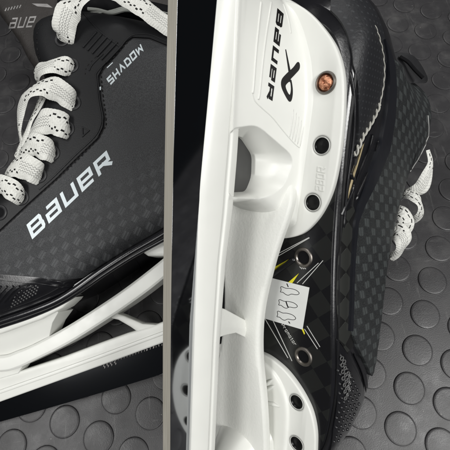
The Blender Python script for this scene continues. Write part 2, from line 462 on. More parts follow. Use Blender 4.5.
# ================================================================== SKATE STANDING ON EDGE
SK2 = root('hockey_skate', F2, 'black hockey skate standing on edge, paper size sticker on its sole', 'ice skate', 'pair of black hockey skates')

# runner steel
def build_steel2():
    bm = bmesh.new(); y = 2.75; y2 = .3; xs = [i*4-178 for i in range(83)]
    def lo(x): return .00009*(x-10)**2+ (max(0, x-118)**2*.012) + (max(0, -x-140)**2*.012)
    rows = [(-y, 0), (-y+.0, 0)]
    sec = lambda x: [(y, lo(x)), (ty(x), 17.5+up_(x)), (-ty(x), 17.5+up_(x)), (-y, lo(x))]
    def ty(x): return y2+1.9*max(0, min(1, (x+50)/60))
    def up_(x): return max(0, x-25)*.13+.3
    rings = [[bm.verts.new((x, a, b)) for a, b in sec(x)] for x in xs]
    for A, B in zip(rings, rings[1:]):
        for k_ in range(4):
            f = bm.faces.new((A[k_], A[(k_+1) % 4], B[(k_+1) % 4], B[k_])); f.material_index = 1 if k_ == 3 else 0
    bm.faces.new(rings[0]); bm.faces.new(rings[-1])
    link('runner_blade', from_bm(bm), [M_STEEL, M_EDGE], SK2, angle=30)
build_steel2()

W68 = [(-10,19),(11,20.6),(34,22),(58,23.5),(76,20.5),(90.6,14.7),(100,9),(106,3.5),(110,2.5)]
def tower_w(x, z):
    t = max(0., min(1.2, (z-32)/36)); w = 8.0+(stab(W68, x, 2.5)-8.0)*t**(.8+.35*max(0, min(1, (x-12)/30)))
    if z > 66.5: w += (z-66.5)**1.5*1.1
    return max(w, 2.0)
TOP_B = [(30,150),(40,140),(52,124),(60,115),(68,108),(74,108)]
def tower_lf(z): return lerp_tab([(30,6.5),(34,7),(44,7),(50,5),(55,2),(60,-2),(66,-7),(70,-11)], z)
def tower_pt_w(x, z):
    lf = tower_lf(z); lb = lerp_tab(TOP_B, z)
    w = tower_w(x, z); e = 1.0
    if x < lf+7: t = max(0, min(1, (lf+7-x)/7)); e = (max(0, 1-t**3))**.5
    if x > lb-10: t = max(0, min(1, (x-lb+10)/10)); e *= math.sqrt(max(0, 1-t*t))
    return w*e
def build_holder2():
    # heel tower
    bm = bmesh.new(); zs = [30+i*1.0 for i in range(41)]; rings = []
    ts = [0,.004,.012,.025,.04,.055,.07,.085]+[.1+.8*i/36 for i in range(37)]+[.92,.935,.95,.965,.98,.99,.996,1]
    for z in zs:
        lf, lb = tower_lf(z), lerp_tab(TOP_B, z)
        R = [(lf+(lb-lf)*t, tower_pt_w(lf+(lb-lf)*t, z), z) for t in ts]
        L = [(a, -b, c) for a, b, c in R[1:-1]][::-1]
        rings.append([bm.verts.new(p) for p in R+L])
    for A, B in zip(rings, rings[1:]):
        n = len(A)
        for i in range(n): bm.faces.new((A[i], A[(i+1) % n], B[(i+1) % n], B[i]))
    bm.faces.new(rings[0]); bm.faces.new(rings[-1]); bmesh.ops.remove_doubles(bm, verts=bm.verts[:], dist=1e-4)
    tower = from_bm(bm, 1)
    # window pocket through the tower, flaring outwards
    rin = [tuple(v) for v in round_poly([(12.0,30),(11.6,50.5),(19,54.5),(30,54.0),(38.5,44),(39.5,30)], 3)]
    rmid = [tuple(v) for v in round_poly([(10.6,29.5),(10.4,49),(17.5,57.5),(29.5,59.5),(42.5,43),(43.0,29.5)], 4)]
    rout = [tuple(v) for v in round_poly([(8.6,29),(8.6,44),(16,57.5),(29.5,61.5),(45.5,42),(46.0,29)], 5)]
    me = tower
    for sg in (1, -1):
        cb = bmesh.new(); n = len(rin)
        lv = [(rin, -.5*sg), (rin, 3.0*sg), (rmid, 8.5*sg), (rout, 13*sg), ([(29+(a-29)*1.25, 45+(b-45)*1.25) for a, b in rout], 24*sg)]
        rr = [[cb.verts.new((a, y, b)) for a, b in pl] for pl, y in lv]
        cb.faces.new(rr[0]); cb.faces.new(rr[-1])
        for A, B in zip(rr, rr[1:]):
            for i in range(n): cb.faces.new((A[i], A[(i+1) % n], B[(i+1) % n], B[i]))
        me = boolean(me, from_bm(cb, 1))
    bm = bmesh.new(); bm.from_mesh(me)
    # rail that grips the steel
    rs = [(1.2,12.7),(2.0,12.5),(2.8,13.4),(4.3,17.5),(5.9,22),(6.7,26.2),(6.3,27.2),(6.4,28),(7.3,29.2),(7.6,32),(7.2,34.0),(5.8,35.0)]
    sec = rs+[(-a, b) for a, b in rs[::-1]]
    xs = [i*5-172 for i in range(64)]
    def lift(x): return .00009*(x-10)**2+.00
    def rz(x, b):
        t = 3.3+max(0, x-15)*.085; top = lerp_tab([(-60,29.6),(-20,31),(5,34.2),(30,35.5),(60,36)], x)
        return 12.5+t+(b-12.5)/22.5*(top-12.5-t)
    def rw(x): return lerp_tab([(-60,.94),(0,1.0),(60,1.0),(140,1.12)], x)
    rings = [[bm.verts.new((x, a*rw(x), rz(x, b))) for a, b in sec] for x in xs]
    for A, B in zip(rings, rings[1:]):
        n = len(A)
        for i in range(n): bm.faces.new((A[i], A[(i+1) % n], B[(i+1) % n], B[i]))
    bm.faces.new(rings[0]); bm.faces.new(rings[-1])
    # front tower (mostly below the frame)
    def ft(z): return lerp_tab([(30,-144),(38,-142),(46,-139),(52,-135),(60,-131),(70,-124)], z)
    rings = []
    for i in range(21):
        z = 31+i*1.9; a = ft(z); b = -178+max(0, z-40)*.3; w0 = 8+max(0, z-36)**1.2*.2; R = []
        for t in [0,.01,.03,.07,.12,.2,.35,.5,.65,.8,.9,.96,1]:
            e = (1-abs(2*t-1)**5)**.5; R.append((a+(b-a)*t, w0*e, z))
        rings.append([bm.verts.new(p) for p in R+[(q[0], -q[1], q[2]) for q in R[1:-1]][::-1]])
    for A, B in zip(rings, rings[1:]):
        n = len(A)
        for i in range(n): bm.faces.new((A[i], A[(i+1) % n], B[(i+1) % n], B[i]))
    bm.faces.new(rings[0]); bm.faces.new(rings[-1])
    o = link('blade_holder', from_bm(bm), M_WHITE, SK2, angle=32)
    # bridge beam between the towers, textured underside
    bm = bmesh.new()
    WB = [(40,8),(30,11),(20,17.5),(11,23.3),(-1,22.5),(-13,19.5),(-28,16.5),(-45,13.6),(-60,12.6),(-74,13.4),(-88,15.5),(-103,18),(-118,19.5),(-133,20.5),(-160,21)]
    ZB = [(40,69),(30,67),(20,63.5),(11,59.5),(0,56),(-20,53.5),(-50,52.5),(-80,52.5),(-110,54),(-150,57)]
    rings = []
    for i in range(67):
        x = 30-i*2.9; w = stab(WB, x, 4); z = stab(ZB, x, 4); h = 6.5
        half = [(0, z), (w*.3, z+.1), (w*.62, z), (w*.82, z+.15), (w-.9, z+.55), (w-.1, z+1.6), (w+.1, z+2.8), (w-.3, z+h-.6), (w-1.6, z+h), (w*.5, z+h+.8), (0, z+h+1)]
        sec = half+[(-a, b) for a, b in half[1:-1][::-1]]
        rings.append([bm.verts.new((x, a, b)) for a, b in sec])
    for A, B in zip(rings, rings[1:]):
        n = len(A)
        for i in range(n): bm.faces.new((A[i], A[(i+1) % n], B[(i+1) % n], B[i]))
    bm.faces.new(rings[0]); bm.faces.new(rings[-1])
    link('bridge', from_bm(bm), M_WTEX, o, angle=40)
    # brace between rail and bridge: a slanting wedge with a crest
    bm = bmesh.new()
    prof = [(-44,27,3.0),(-48,36,3.2),(-54,45.0,3.4),(-60,54,3.6)]
    prof2 = [(-62,27,3.0),(-62.5,36,3.4),(-64,45.0,3.8),(-70.0,54,4.2)]
    mid = [(-54.5,27,4.6),(-57,36,4.6),(-60.5,45.0,4.8),(-65.5,54,5.0)]
    def rr(t3): x, z, w = t3; return [(x, w, z), (x, w*.3, z), (x, -w*.3, z), (x, -w, z)]
    A = [[bm.verts.new((x, w, z)) for x, z, w in pr] for pr in (prof, mid, prof2)]
    Bm = [[bm.verts.new((x, -w, z)) for x, z, w in pr] for pr in (prof2, mid, prof)]
    cols = A+Bm
    for a, b in zip(cols, cols[1:]+cols[:1]):
        for i in range(3): bm.faces.new((a[i], a[i+1], b[i+1], b[i]))
    bm.faces.new([c_[0] for c_ in cols]); bm.faces.new([c_[-1] for c_ in cols])
    bmesh.ops.subdivide_edges(bm, edges=bm.edges[:], cuts=2, use_grid_fill=True, smooth=.6)
    link('brace', from_bm(bm), M_WTEX, o, angle=50)
    return o
HOLD2 = build_holder2()

# flanges that screw to the sole
HOLES_H = [(65.2,31.2),(36.3,31.9),(8.3,29.8)]; HOLES_F = [(-103.6,31.0),(-128.8,33.4),(-152,31)]
def circ(x, y, r, n=28): return [(x+r*math.cos(2*math.pi*k_/n), y+r*math.sin(2*math.pi*k_/n)) for k_ in range(n)]
def flange(right, holes, name):
    left = [(x, -y) for x, y in right[::-1] if y > .5]
    out = [tuple(v) for v in smooth_poly(right+left, 8)]
    loops = [out]+[circ(x, s_*y, 3.9) for x, y in holes for s_ in (1, -1)]
    bm = curve_plate(loops, 68.0, 72.0, .8)
    return out, bm
heel_out = [(106,0),(104.5,8),(100,16),(92,25),(81,34),(68.7,39.2),(54,41.2),(39.4,41.6),(26,41),(15.4,39.4),(6,36.2),(-1.7,31.8),(-8.5,25.5),(-12.5,17),(-14.5,7),(-14.7,0)]
front_out = [(-85.3,0),(-85.0,9),(-86.6,17),(-89.5,24),(-94.5,31),(-100,36.5),(-106,40.6),(-114,43.5),(-122.5,44.8),(-135,45),(-150,41),(-163,31),(-170,14),(-172,0)]
for nm, ol, hs in (('heel', heel_out, HOLES_H), ('front', front_out, HOLES_F)):
    out, bm = flange(ol, hs, nm)
    # raised bosses around the screws and a low step
    for x, y in hs:
        for s_ in (1, -1):
            lathe(bm, (x, s_*y, 68.25), (0,0,-1), [(3.9, -3.4), (3.9, .0), (4.05, .22), (4.5, .25), (5.2, -.05), (5.3, -.6)], 36, caps=False)
    if nm == 'front':
        # dished centre: an inner raised dome running up to the bridge
        dome = [(-88.6,0),(-89.2,9),(-92,16),(-97,21.5),(-104,25.5),(-114,27.5),(-130,28),(-150,27),(-165,20),(-168,0)]
        dm = [tuple(v) for v in smooth_poly(dome+[(a, -b) for a, b in dome[1:-1][::-1]], 6)]
        cx, cy = -128., 0.; prev = None
        for sc_, z in ((1.0, 68.6), (.985, 67.6), (.96, 66.9), (.93, 66.6), (.88, 66.5), (.5, 66.4), (.1, 66.4)):
            ring = [bm.verts.new((cx+(a-cx)*sc_, b*sc_, z)) for a, b in dm]
            if prev:
                for i in range(len(ring)): bm.faces.new((prev[i], prev[(i+1) % len(ring)], ring[(i+1) % len(ring)], ring[i]))
            prev = ring
        bm.faces.new(prev)
        for q in ([(-96,15.5),(-104.5,8.5)], [(-99.0,17.3),(-108.5,8.0)]):
            tube(bm, [(a, b, 66.5) for a, b in [(q[0][0]+(q[1][0]-q[0][0])*t/6, q[0][1]+(q[1][1]-q[0][1])*t/6) for t in range(7)]], [.05,.8,1.1,1.2,1.1,.8,.05], 10)
        tube(bm, [(-114,8,66.4),(-112.5,13,66.4),(-111,18,66.4),(-110.5,22,66.4)], [.1,1.1,1.2,.1], 10)
    else:
        for a, b in ((52, 29), (22, 29)):
            pass
        # moulded size mark between two screws
        tp = text_polys('280R', [(323.6,191.5),(325.4,167.5),(317.6,166.0),(315.4,190.0)], .15, .3)
        sheet(tp, 2.5, lambda a, b: (F2.onZ(a, b, 68.0), Vector((0,0,-1))), .18, -.1, bm=bm)
    link('mounting_plate', from_bm(bm), M_WHITE, HOLD2, angle=32)
for x, y in HOLES_H[1:]+HOLES_F:
    for s_ in (1, -1):
        bm = lathe(bmesh.new(), (x, s_*y, 71.4), (0,0,-1), [(3.89, -1), (3.89, 3.15), (3.6, 3.1), (3.2, 2.4), (2.2, 2.3), (.9, 2.6), (.1, 2.6)], 24)  # black cup fills the hole; the dark of its depth is painted in
        link('screw_hole_fill', from_bm(bm), M_HOLE, HOLD2)
x, y = HOLES_H[0]
for s_ in (1, -1):
    bm = lathe(bmesh.new(), (x, s_*y, 68.2), (0,0,-1), [(5.3, -.2), (5.3, .7), (4.9, 1.3), (4.3, 1.35), (3.9, .6), (3.7, -.4)], 36)
    ring = link('grommet', from_bm(bm), M_RIV, HOLD2)
    bm = lathe(bmesh.new(), (x, s_*y, 68.4), (0,0,-1), [(3.9, -.3), (3.8, .6), (3.1, 1.5), (2, 2.0), (.9, 2.0), (.1, 1.7)], 28)
    for v_ in bm.verts: v_.co += Vector((noise.noise(v_.co*.7), noise.noise(v_.co*.7+Vector((5,0,0))), noise.noise(v_.co*.9)))*.35
    link('rivet', from_bm(bm), M_COP, ring)

# prints on the heel tower
def on_tower(px, py):
    n = 12.0
    for _ in range(14):
        q = F2.onY(px, py, n); n = n*.4+.6*tower_w(q.x, min(q.z, 68))
    q = F2.onY(px, py, n)
    e = .6; x, z = q.x, q.z
    gx = (tower_w(x+e, z)-tower_w(x-e, z))/(2*e); gz = (tower_w(x, z+e)-tower_w(x, z-e))/(2*e)
    return q, Vector((-gx, 1, -gz)).normalized()
tp = text_polys('BaUeR', [(277.0,7.5),(267.5,99.5),(273.0,103.5),(283.0,12.5)], .2, .30)
tp = text_polys('BaUeR', [(277.3,8.2),(266.6,98.5),(272.2,102.2),(283.6,14.0)], .25, .22)
bm = sheet(tp, 1.6, on_tower, .12, -.3)
link('brand_lettering', from_bm(bm), M_INK, HOLD2, smooth=False)
# looped ribbon emblem
em = smooth_poly([(299.5,63.5),(297.2,62.2),(293.0,67.5),(286.5,73.5),(281.6,79.5),(281.2,86.5),(284.5,94.5),(288.6,101.2),(291.2,100.8),(292.6,95),(292.6,88),(291.4,80.4),(290.6,79.2),(295.2,74.2),(299.4,69)], 4)
hole = smooth_poly([(289.8,81.8),(286.2,84.5),(285.6,87.0),(287.2,91.5),(289.2,94.6),(290.2,93.5),(290.8,88.5)], 3)
emp = [tuple(v) for v in em]; hp = [tuple(v) for v in hole]
# bridge the hole so that the outline stays one polygon
i0 = min(range(len(emp)), key=lambda i: (Vector(emp[i])-Vector(hp[0])).length); 
poly = emp[:i0+1]+[hp[0]]+hp[1:][::-1]+[(hp[0][0]+.02, hp[0][1])]+[(emp[i0][0]+.02, emp[i0][1])]+emp[i0+1:]
def sheet_hole(outer, hole, step, fn, top, bot):
    bm = bmesh.new(); vs = []; fs = []
    ro = resample([Vector(q) for q in outer], step); rh = resample([Vector(q) for q in hole], step*.6)
    vs = ro+rh; edges = [(i, (i+1) % len(ro)) for i in range(len(ro))]+[(len(ro)+i, len(ro)+(i+1) % len(rh)) for i in range(len(rh))]
    r = delaunay_2d_cdt(vs, edges, [], 0, 1e-4); V = r[0]
    P = [fn(v.x, v.y) for v in V]; tv = [bm.verts.new(p+n*top) for p, n in P]; 
    for t in r[2]:
        c_ = (V[t[0]]+V[t[1]]+V[t[2]])/3
        if inside(c_, outer) and not inside(c_, hole): bm.faces.new([tv[i] for i in t])
    for v in [v for v in tv if not v.link_faces]: bm.verts.remove(v)
    return bm
bm = sheet_hole(emp, hp, 1.2, on_tower, .12, 0)
sheet([[(285.2,49.5),(286.0,49.4),(290.6,71.2),(288.6,73.0)]], 2, on_tower, .1, -.2, bm=bm)
link('emblem', from_bm(bm), M_INK, HOLD2, smooth=False)
# dark release lever seen deep in the window
bm = prism([(11,34),(10.5,47),(14,54),(21,58.5),(30,58.8),(36,53),(40.5,44),(41,34)], [(11,34),(10.5,47),(14,54),(21,58.5),(30,58.8),(36,53),(40.5,44),(41,34)], -1.2, .6)
link('release_lever', from_bm(bm), m_plain('dark_grey_plastic', (.055,.055,.054), .45), HOLD2, angle=30)
# raised grooves moulded on the tower side
bm = bmesh.new()
for pts, r in (([(261.5,0),(258.5,28),(255.8,55),(253.6,85),(252.6,94)], .55), ([(271.8,0),(267.0,30),(263.0,60),(259.8,92),(258.2,100)], .5),
               ([(252.5,94),(255,101),(262,108),(272,117),(281,128),(293,142),(300,148)], .35),
               ([(283,3),(288,18),(291,34)], .5)):
    P = []
    for v in smooth_poly([Vector(q) for q in pts], 6, False): q, n = on_tower(v.x, v.y); P.append(q-n*.12)
    tube(bm, P, [.05]+[r]*(len(P)-2)+[.05], 8)
for q in range(6):
    P = []
    for t in range(6):
        a, b = on_tower(289.5+q*2.6+t*.9, 139+q*2.2-t*6.2*(1-.05*q)); P.append(a-b*.1)
    tube(bm, P, [.05,.42,.45,.45,.42,.05], 8)
link('moulded_ridge', from_bm(bm), M_WHITE, HOLD2)
# ---- boot
LT = [(72,-168),(80,-178),(92,-183),(105,-178),(114,-166),(121,-140),(127,-112),(134,-88),(144,-64),(158,-40),(174,-20),(190,-5),(215,8),(240,20)]
LB = [(72,105),(76,113),(84,120),(94,123),(106,121),(118,114),(132,105),(150,95),(180,91),(210,92),(240,92)]
WD = [(-185,20),(-170,35),(-150,45),(-125,51),(-95,53.5),(-60,51),(-30,47.5),(0,45.5),(35,44.5),(60,45),(80,45),(110,43)]
def boot_w(x, z):
    a, b = stab(LT, z, 2), stab(LB, z, 2)
    w = stab(WD, x, 6)*lerp_tab([(72,.90),(74,.95),(78,.99),(84,1.0),(100,1.0),(120,.98),(150,.94),(190,.86),(240,.8)], z)
    t = max(0., min(1., (x-a)/(b-a))); L_ = b-a
    e0 = min(1, (x-a)/58.) if x > a else 0; e1 = min(1, (b-x)/36.) if x < b else 0
    return w*(1-(1-max(e0,0))**2.6)**.5*(1-(1-max(e1,0))**2.3)**.5
def build_boot2():
    bm = bmesh.new(); zs = [72,72.5,73.5,75,77,80]+[84+4*i for i in range(34)]+[221]; rings = []
    ts = [0,.001,.004,.01,.02,.035,.055,.08,.11]+[.15+.7*i/30 for i in range(31)]+[.89,.92,.945,.965,.98,.99,.996,.999,1]
    for z in zs:
        a, b = stab(LT, z, 2), stab(LB, z, 2)
        R = [(a+(b-a)*t, boot_w(a+(b-a)*t, z), z) for t in ts]
        rings.append([bm.verts.new(p) for p in R+[(q[0], -q[1], q[2]) for q in R[1:-1]][::-1]])
    for A, B in zip(rings, rings[1:]):
        n = len(A)
        for i in range(n): bm.faces.new((A[i], A[(i+1) % n], B[(i+1) % n], B[i]))
    f0 = bm.faces.new(rings[0]); f1 = bm.faces.new(rings[-1]); f1.material_index = 1
    bmesh.ops.remove_doubles(bm, verts=bm.verts[:], dist=1e-4)
    bmesh.ops.recalc_face_normals(bm, faces=bm.faces[:])
    bvh = BVHTree.FromBMesh(bm)
    o = link('boot_shell', from_bm(bm), [M_GLOSS, M_BLACK], SK2, angle=50)
    return o, bvh
BOOT2, BV2 = build_boot2()
def surf2(x, z):
    w = boot_w(x, z); e = .8
    gx = (boot_w(x+e, z)-boot_w(x-e, z))/(2*e); gz = (boot_w(x, z+e)-boot_w(x, z-e))/(2*e)
    gx = max(-3, min(3, gx)); gz = max(-3, min(3, gz))
    return Vector((x, w, z)), Vector((-gx, 1, -gz)).normalized()
def px2(px, py):
    for k_ in range(90):        # outline points just past the silhouette slide back on to the shell
        h, n = F2.hit(BV2, px, py)
        if h is not None: break
        px += (330-px)*.02; py += (230-py)*.02
    return (h.x, h.z)
def trace2(pts): return [px2(*p) if p[0] < 1000 else (p[0]-5000, p[1]) for p in pts]
def XZ(x, z): return (x+5000, z)      # a point given directly in the boot's own (length, height)

# sole: carbon plate under the boot (between the white flanges)
sole_r = [(99,0),(97.5,14),(92,26),(82,34),(66,38.6),(40,40.0),(10,40.2),(-20,41.6),(-50,44.5),(-80,47.6),(-110,48.4),(-140,43),(-160,30),(-169,12),(-170,0)]
so = [tuple(v) for v in smooth_poly(sole_r+[(a, -b) for a, b in sole_r[1:-1][::-1]], 6)]
bm = curve_plate([so], 71.75, 73.5, .3)
SOLE = link('sole_plate', from_bm(bm), M_CARB, SK2, angle=30)
def onsole(px, py):
    return F2.onZ(px, py, 71.75), Vector((0,0,-1))
# glossy piping along the sole edge
bm = bmesh.new()
for z, dn, r in ((74.0, .0, .75), (80.5, .1, .6)):
    for s_ in (1, -1):
        P = []
        for i in range(80):
            x = 98-i*3.3
            P.append(Vector((x, s_*(boot_w(x, z)+dn), z)))
        tube(bm, P, r, 8)
link('sole_piping', from_bm(bm), m_plain('satin_black_piping', (.010,.010,.011), .34, spec=.4), SK2)
# front/heel cheeks: rim round the heel flange
# printed hairlines and flashes on the sole
bm = bmesh.new()
for pts in ([(262,262),(309,237.5)], [(266,262.8),(280,255),(309.5,237.8)], [(276,261.5),(266,262.8)], [(297,283),(318.5,263)], [(302.5,284),(323,260.5)], [(264,317),(288,358)], [(272,318.5),(292,361)],
            [(307,326),(320,347)], [(304.5,329),(317.5,349)]):
    bm = sheet(stroke([Vector(q) for q in pts], .7), 4, onsole, .06, -.05)
    link('hairline_print', from_bm(bm), M_LINE, SOLE, smooth=False)
bm = bmesh.new()
for pl in ([(271,266),(272.4,268.2),(288.8,259.2),(279.5,267.5),(272.0,273.0),(269.5,269.5)], [(288,282.5),(299,273.2),(293,282.2),(290.5,284.8)], [(301.5,329),(303.2,328.4),(305.0,333.5),(304.2,334.6)]):
    bm = sheet([pl], 4, onsole, .05, -.05)
    link('yellow_flash', from_bm(bm), M_YEL, SOLE, smooth=False)
tp = text_polys('Promotor', [(281.0,325.0),(294.5,346.0),(297.2,344.5),(283.5,322.5)], .14, .24)
bm = sheet(tp, 3, onsole, .05, -.05)
link('sole_lettering', from_bm(bm), M_LINE, SOLE, smooth=False)
bm = bmesh.new()
for q in range(3): sheet(stroke([(299.5+q*2,266.5+q*.4),(302+q*2,269)], .7), 4, onsole, .05, -.05, bm=bm)
link('sole_mark', from_bm(bm), M_LINE, SOLE, smooth=False)
# raised moulded channels between the plates
bm = bmesh.new()
for pts in ([(262,283),(282,268),(296,258)],):
    P = [onsole(v.x, v.y)[0]+Vector((0,0,.1)) for v in smooth_poly([Vector(q) for q in pts], 5, False)]
    tube(bm, P, [.2]+[1.5]*(len(P)-2)+[.2], 10)
link('sole_channel', from_bm(bm), M_GLOSS, SOLE)
for px, py in ((303.5,257.5),(303.5,356.5)):
    c_ = onsole(px, py)[0]
    for s_ in (1, -1):
        cc = Vector((c_.x, s_*c_.y, 71.9))
        bm = lathe(bmesh.new(), cc, (0,0,-1), [(5.5, -.2), (5.5, .5), (5.0, 1.0), (4.0, 1.05), (3.5, .6), (3.3, -.1)], 36, caps=False)
        # open socket
        o_ = link('eyelet_rivet', from_bm(bm), M_RIV, SOLE)
        bm = lathe(bmesh.new(), cc, (0,0,-1), [(3.4, .1), (3.3, .25), (.1, .22)], 24)
        link('socket', from_bm(bm), M_BLACK, o_)
# sticker with three foot outlines
st = [onsole(*q)[0].xy for q in ((262,275.5),(309.5,287.5),(302.6,329.5),(255,315.5))]
bm = sheet([[tuple(q) for q in st]], 5, lambda a, b: (Vector((a, b, 71.75)), Vector((0,0,-1))), .22, 0)
STK = link('size_sticker', from_bm(bm), M_PAPER, SOLE, smooth=False)
bm = bmesh.new()
def onst(px, py): return F2.onZ(px, py, 71.53), Vector((0,0,-1))
foot = [(0,.1),(.06,.0),(.28,.14),(.5,.1),(.8,.2),(1,.5),(.95,.72),(.8,.78),(.6,.76),(.45,.95),(.3,.88),(.15,.68),(.02,.66),(.04,.4)]
for (ox, oy, w, h_, a, ext) in ((280.8,286.5,19,8.2,.12,0), (279,299.5,19,8.2,.12,1), (277.5,311.0,19,8.6,.14,2)):
    P = [Vector((ox+math.cos(a)*u_*w-math.sin(a)*v_*h_, oy+math.sin(a)*u_*w+math.cos(a)*v_*h_)) for u_, v_ in foot]
    P = smooth_poly(P, 3)
    for s_ in [stroke(P, .55, True)]: sheet(s_, 2, onst, .04, -.02, bm=bm)
    if ext == 0: sheet(stroke([(ox+6, oy-3),(ox+7.5, oy+.5)], .9), 2, onst, .05, -.02, bm=bm)
    if ext == 1: sheet(stroke([(ox+7,oy+2),(ox+8.5,oy+6.5),(ox+9.5,oy+8)], 1.1), 2, onst, .05, -.02, bm=bm)
    if ext == 2: sheet(stroke([(ox+11,oy+10.5),(ox+12.5,oy+12.5)], .9), 2, onst, .05, -.02, bm=bm)
for (x0, y0) in ((262.8,293.5),(260.6,306)):
    for q in range(4): sheet(stroke([(x0-.6, y0+q*1.5),(x0+1.6, y0+.5+q*1.5)], .6), 2, onst, .05, -.02, bm=bm)
sheet(stroke([(265.6,283.6),(267,285.2),(266,286.6)], .55), 2, onst, .05, -.02, bm=bm)
link('sticker_print', from_bm(bm), M_INK, STK, smooth=False)

# perforated heel counter
bm = sheet([trace2([(300,18),(285,-12),(330,-16),(366,2),(377,20),(384,45),(384,80),(379,108),(368,134),(356,152),(357,120),(357,90),(352,64),(340,44),(322,28)])], 3, surf2, 1.0, -.5)
link('heel_counter', from_bm(bm), M_PERF, BOOT2, angle=50)
# twisted white cord along the heel counter
bm = bmesh.new(); base = []
for v in smooth_poly([Vector(q) for q in [(372.5,26),(377,38),(380.5,52),(382.3,68),(381.5,84),(379,98),(376,108),(371.5,118),(366,128),(361,136),(357,146),(353,156)]], 8, False):
    h, n = F2.hit(BV2, v.x, v.y)
    if h is not None: base.append((h, n))
for ph in (0, math.pi):
    P = []
    for i, (h, n) in enumerate(base):
        t = (base[min(i+1, len(base)-1)][0]-base[max(i-1, 0)][0]).normalized(); s_ = t.cross(n)
        r_c = .3 if i < len(base)*.5 else .75
        P.append(h+n*1.05+(s_*math.cos(i*.62+ph)+n*math.sin(i*.62+ph))*r_c)
    tube(bm, P, [.26 if i < len(base)*.5 else .55 for i in range(len(P))], 6)
link('piping_cord', from_bm(bm), m_plain('white_cord', (.42,.41,.37), .6), BOOT2)
# glossy folds between counter and quarter
for pts, r, mt in (([(352,158),(356,150),(364,138),(373,122),(379,104)], 1.1, M_GLOSS), ([(349,172),(353,186),(346,204),(341,216)], .9, M_GLOSS), ([(363,140),(358,158),(352,178),(346,200)], .7, m_plain('dull_gold_trim', (.32,.26,.15), .35, metal=.6)),
                   ([(372,134),(368,150),(360,170),(352,190)], .8, M_GLOSS), ([(378,140),(372,162),(364,180),(355,200)], .8, M_GLOSS), ([(350,70),(354,100),(353,140),(347,185),(343,230)], .8, M_GLOSS)):
    bm = bmesh.new(); P = []
    for v in smooth_poly([Vector(q) for q in pts], 6, False):
        h, n = F2.hit(BV2, v.x, v.y)
        if h is not None: P.append(h+n*.4)
    tube(bm, P, [.1]+[r]*(len(P)-2)+[.1], 8)
    link('trim_fold', from_bm(bm), mt, BOOT2)
# smooth facing band and textured quarter panel
q_band = [(381,40),(386.5,52),(391,66),(393,90),(391.5,120),(386.5,150),(375,178),(362,204),(355,222),(352.5,250),(350.5,300),(349.5,330),(346.5,330),(348.0,300),(350,250),(351.5,222),(358,200),(367,172),(378,142),(383.5,110),(386,80),(384,56)]
bm = sheet([trace2(q_band)], 3, surf2, 2.2, -.5)
link('quarter_binding', from_bm(bm), m_plain('navy_black_binding', (.011,.012,.016), .35), BOOT2, angle=50)
qp = trace2([(387,58),(390.5,80),(391.5,100),(389,130),(383,158),(371,184),(359,210),(352.5,232),(350,270),(348.5,300),(348,320),(351,338),(358.5,354),(367,372),(371.5,384)])
ztop = qp[-1]
qp += [(qp[-1][0]+3, qp[-1][1]+6), (-82, 134), (-60, 147), (-38, 163), (-20, 178), (-6, 192), (8, 215), (88, 216), (82, 190), (80, 160)]
bm = sheet([qp], 3.2, surf2, 2.0, -.5)
link('quarter_panel', from_bm(bm), M_CLOTH2, BOOT2, angle=50)
# faceted strip above the sole edge
k = NT('faceted_strip'); v = k.coord(rot=(0, math.radians(45), 0), scale=(1, 0.02, 1)); ch = k.new('ShaderNodeTexChecker', Scale=110); k.ln(v, ch.inputs['Vector'])
k.set(k.mix(ch.outputs['Fac'], (.010,.010,.010), (.026,.027,.025)), .28); k.bump(ch.outputs['Fac'], .3, .0004); M_FACET = k.m
bm = sheet([trace2([(344,212),(352,206),(357,222),(352.5,250),(349.5,300),(349,328),(352,346),(345.5,352),(338,340),(336,300),(338,255)])], 3, surf2, .8, -.5)
link('side_strip', from_bm(bm), M_FACET, BOOT2, angle=50)
# toe cap with raised studs and a chain motif
cap = trace2([(336,338),(341,345),(349,360),(356,372),(361.5,384),(363,398),(358,420),(349,438),(338,449),(328,452),(332,430),(336,400),(336,370)])
bm = sheet([cap], 3, surf2, .8, -.5)
CAP2 = link('toe_cap', from_bm(bm), M_GLOSS, BOOT2, angle=50)
bm = bmesh.new()
capx = [Vector(q) for q in cap]; x0 = min(q.x for q in capx); x1 = max(q.x for q in capx); z0 = min(q.y for q in capx); z1 = max(q.y for q in capx)
cap_px = [Vector(q) for q in [(339,345),(346,362),(353,376),(358,388),(358,402),(353,418),(345,432),(336,442),(331,446),(334,428),(337,400),(337,372)]]
for j in range(22):
    for i in range(9):
        p = Vector((331.5+i*4.3+(j % 2)*2.15-(j*.15), 347+j*4.7-(i*.8)))
        if inside(p, cap_px):
            h, n = F2.hit(BV2, p.x, p.y)
            if h: lathe(bm, h+n*.7, n, [(1.05, 0), (.85, .55), (.4, .9), (.05, .95)], 10)
link('grip_stud', from_bm(bm), M_GLOSS, CAP2)
bm = bmesh.new()
for cxp in ([(340.0+(i_ % 2)*1.9+i_*.25, 357+i_*3.3) for i_ in range(13)], [(345.6+(i_ % 2)*1.2, 372+i_*3.3) for i_ in range(6)]):
    for (a, b) in cxp:
        try: h, n = F2.hit(BV2, a, b)
        except Exception: continue
        if h is None: continue
        s_ = n.cross(Vector((1,0,0))).normalized(); q_ = n.cross(s_)
        tube(bm, [h+n*1.6+(s_*math.cos(t*math.pi/5)*.95+q_*math.sin(t*math.pi/5)*1.05) for t in range(10)], .34, 6, closed=True)
link('chain_motif', from_bm(bm), m_plain('grey_moulded_motif', (.12,.12,.12), .35), CAP2)
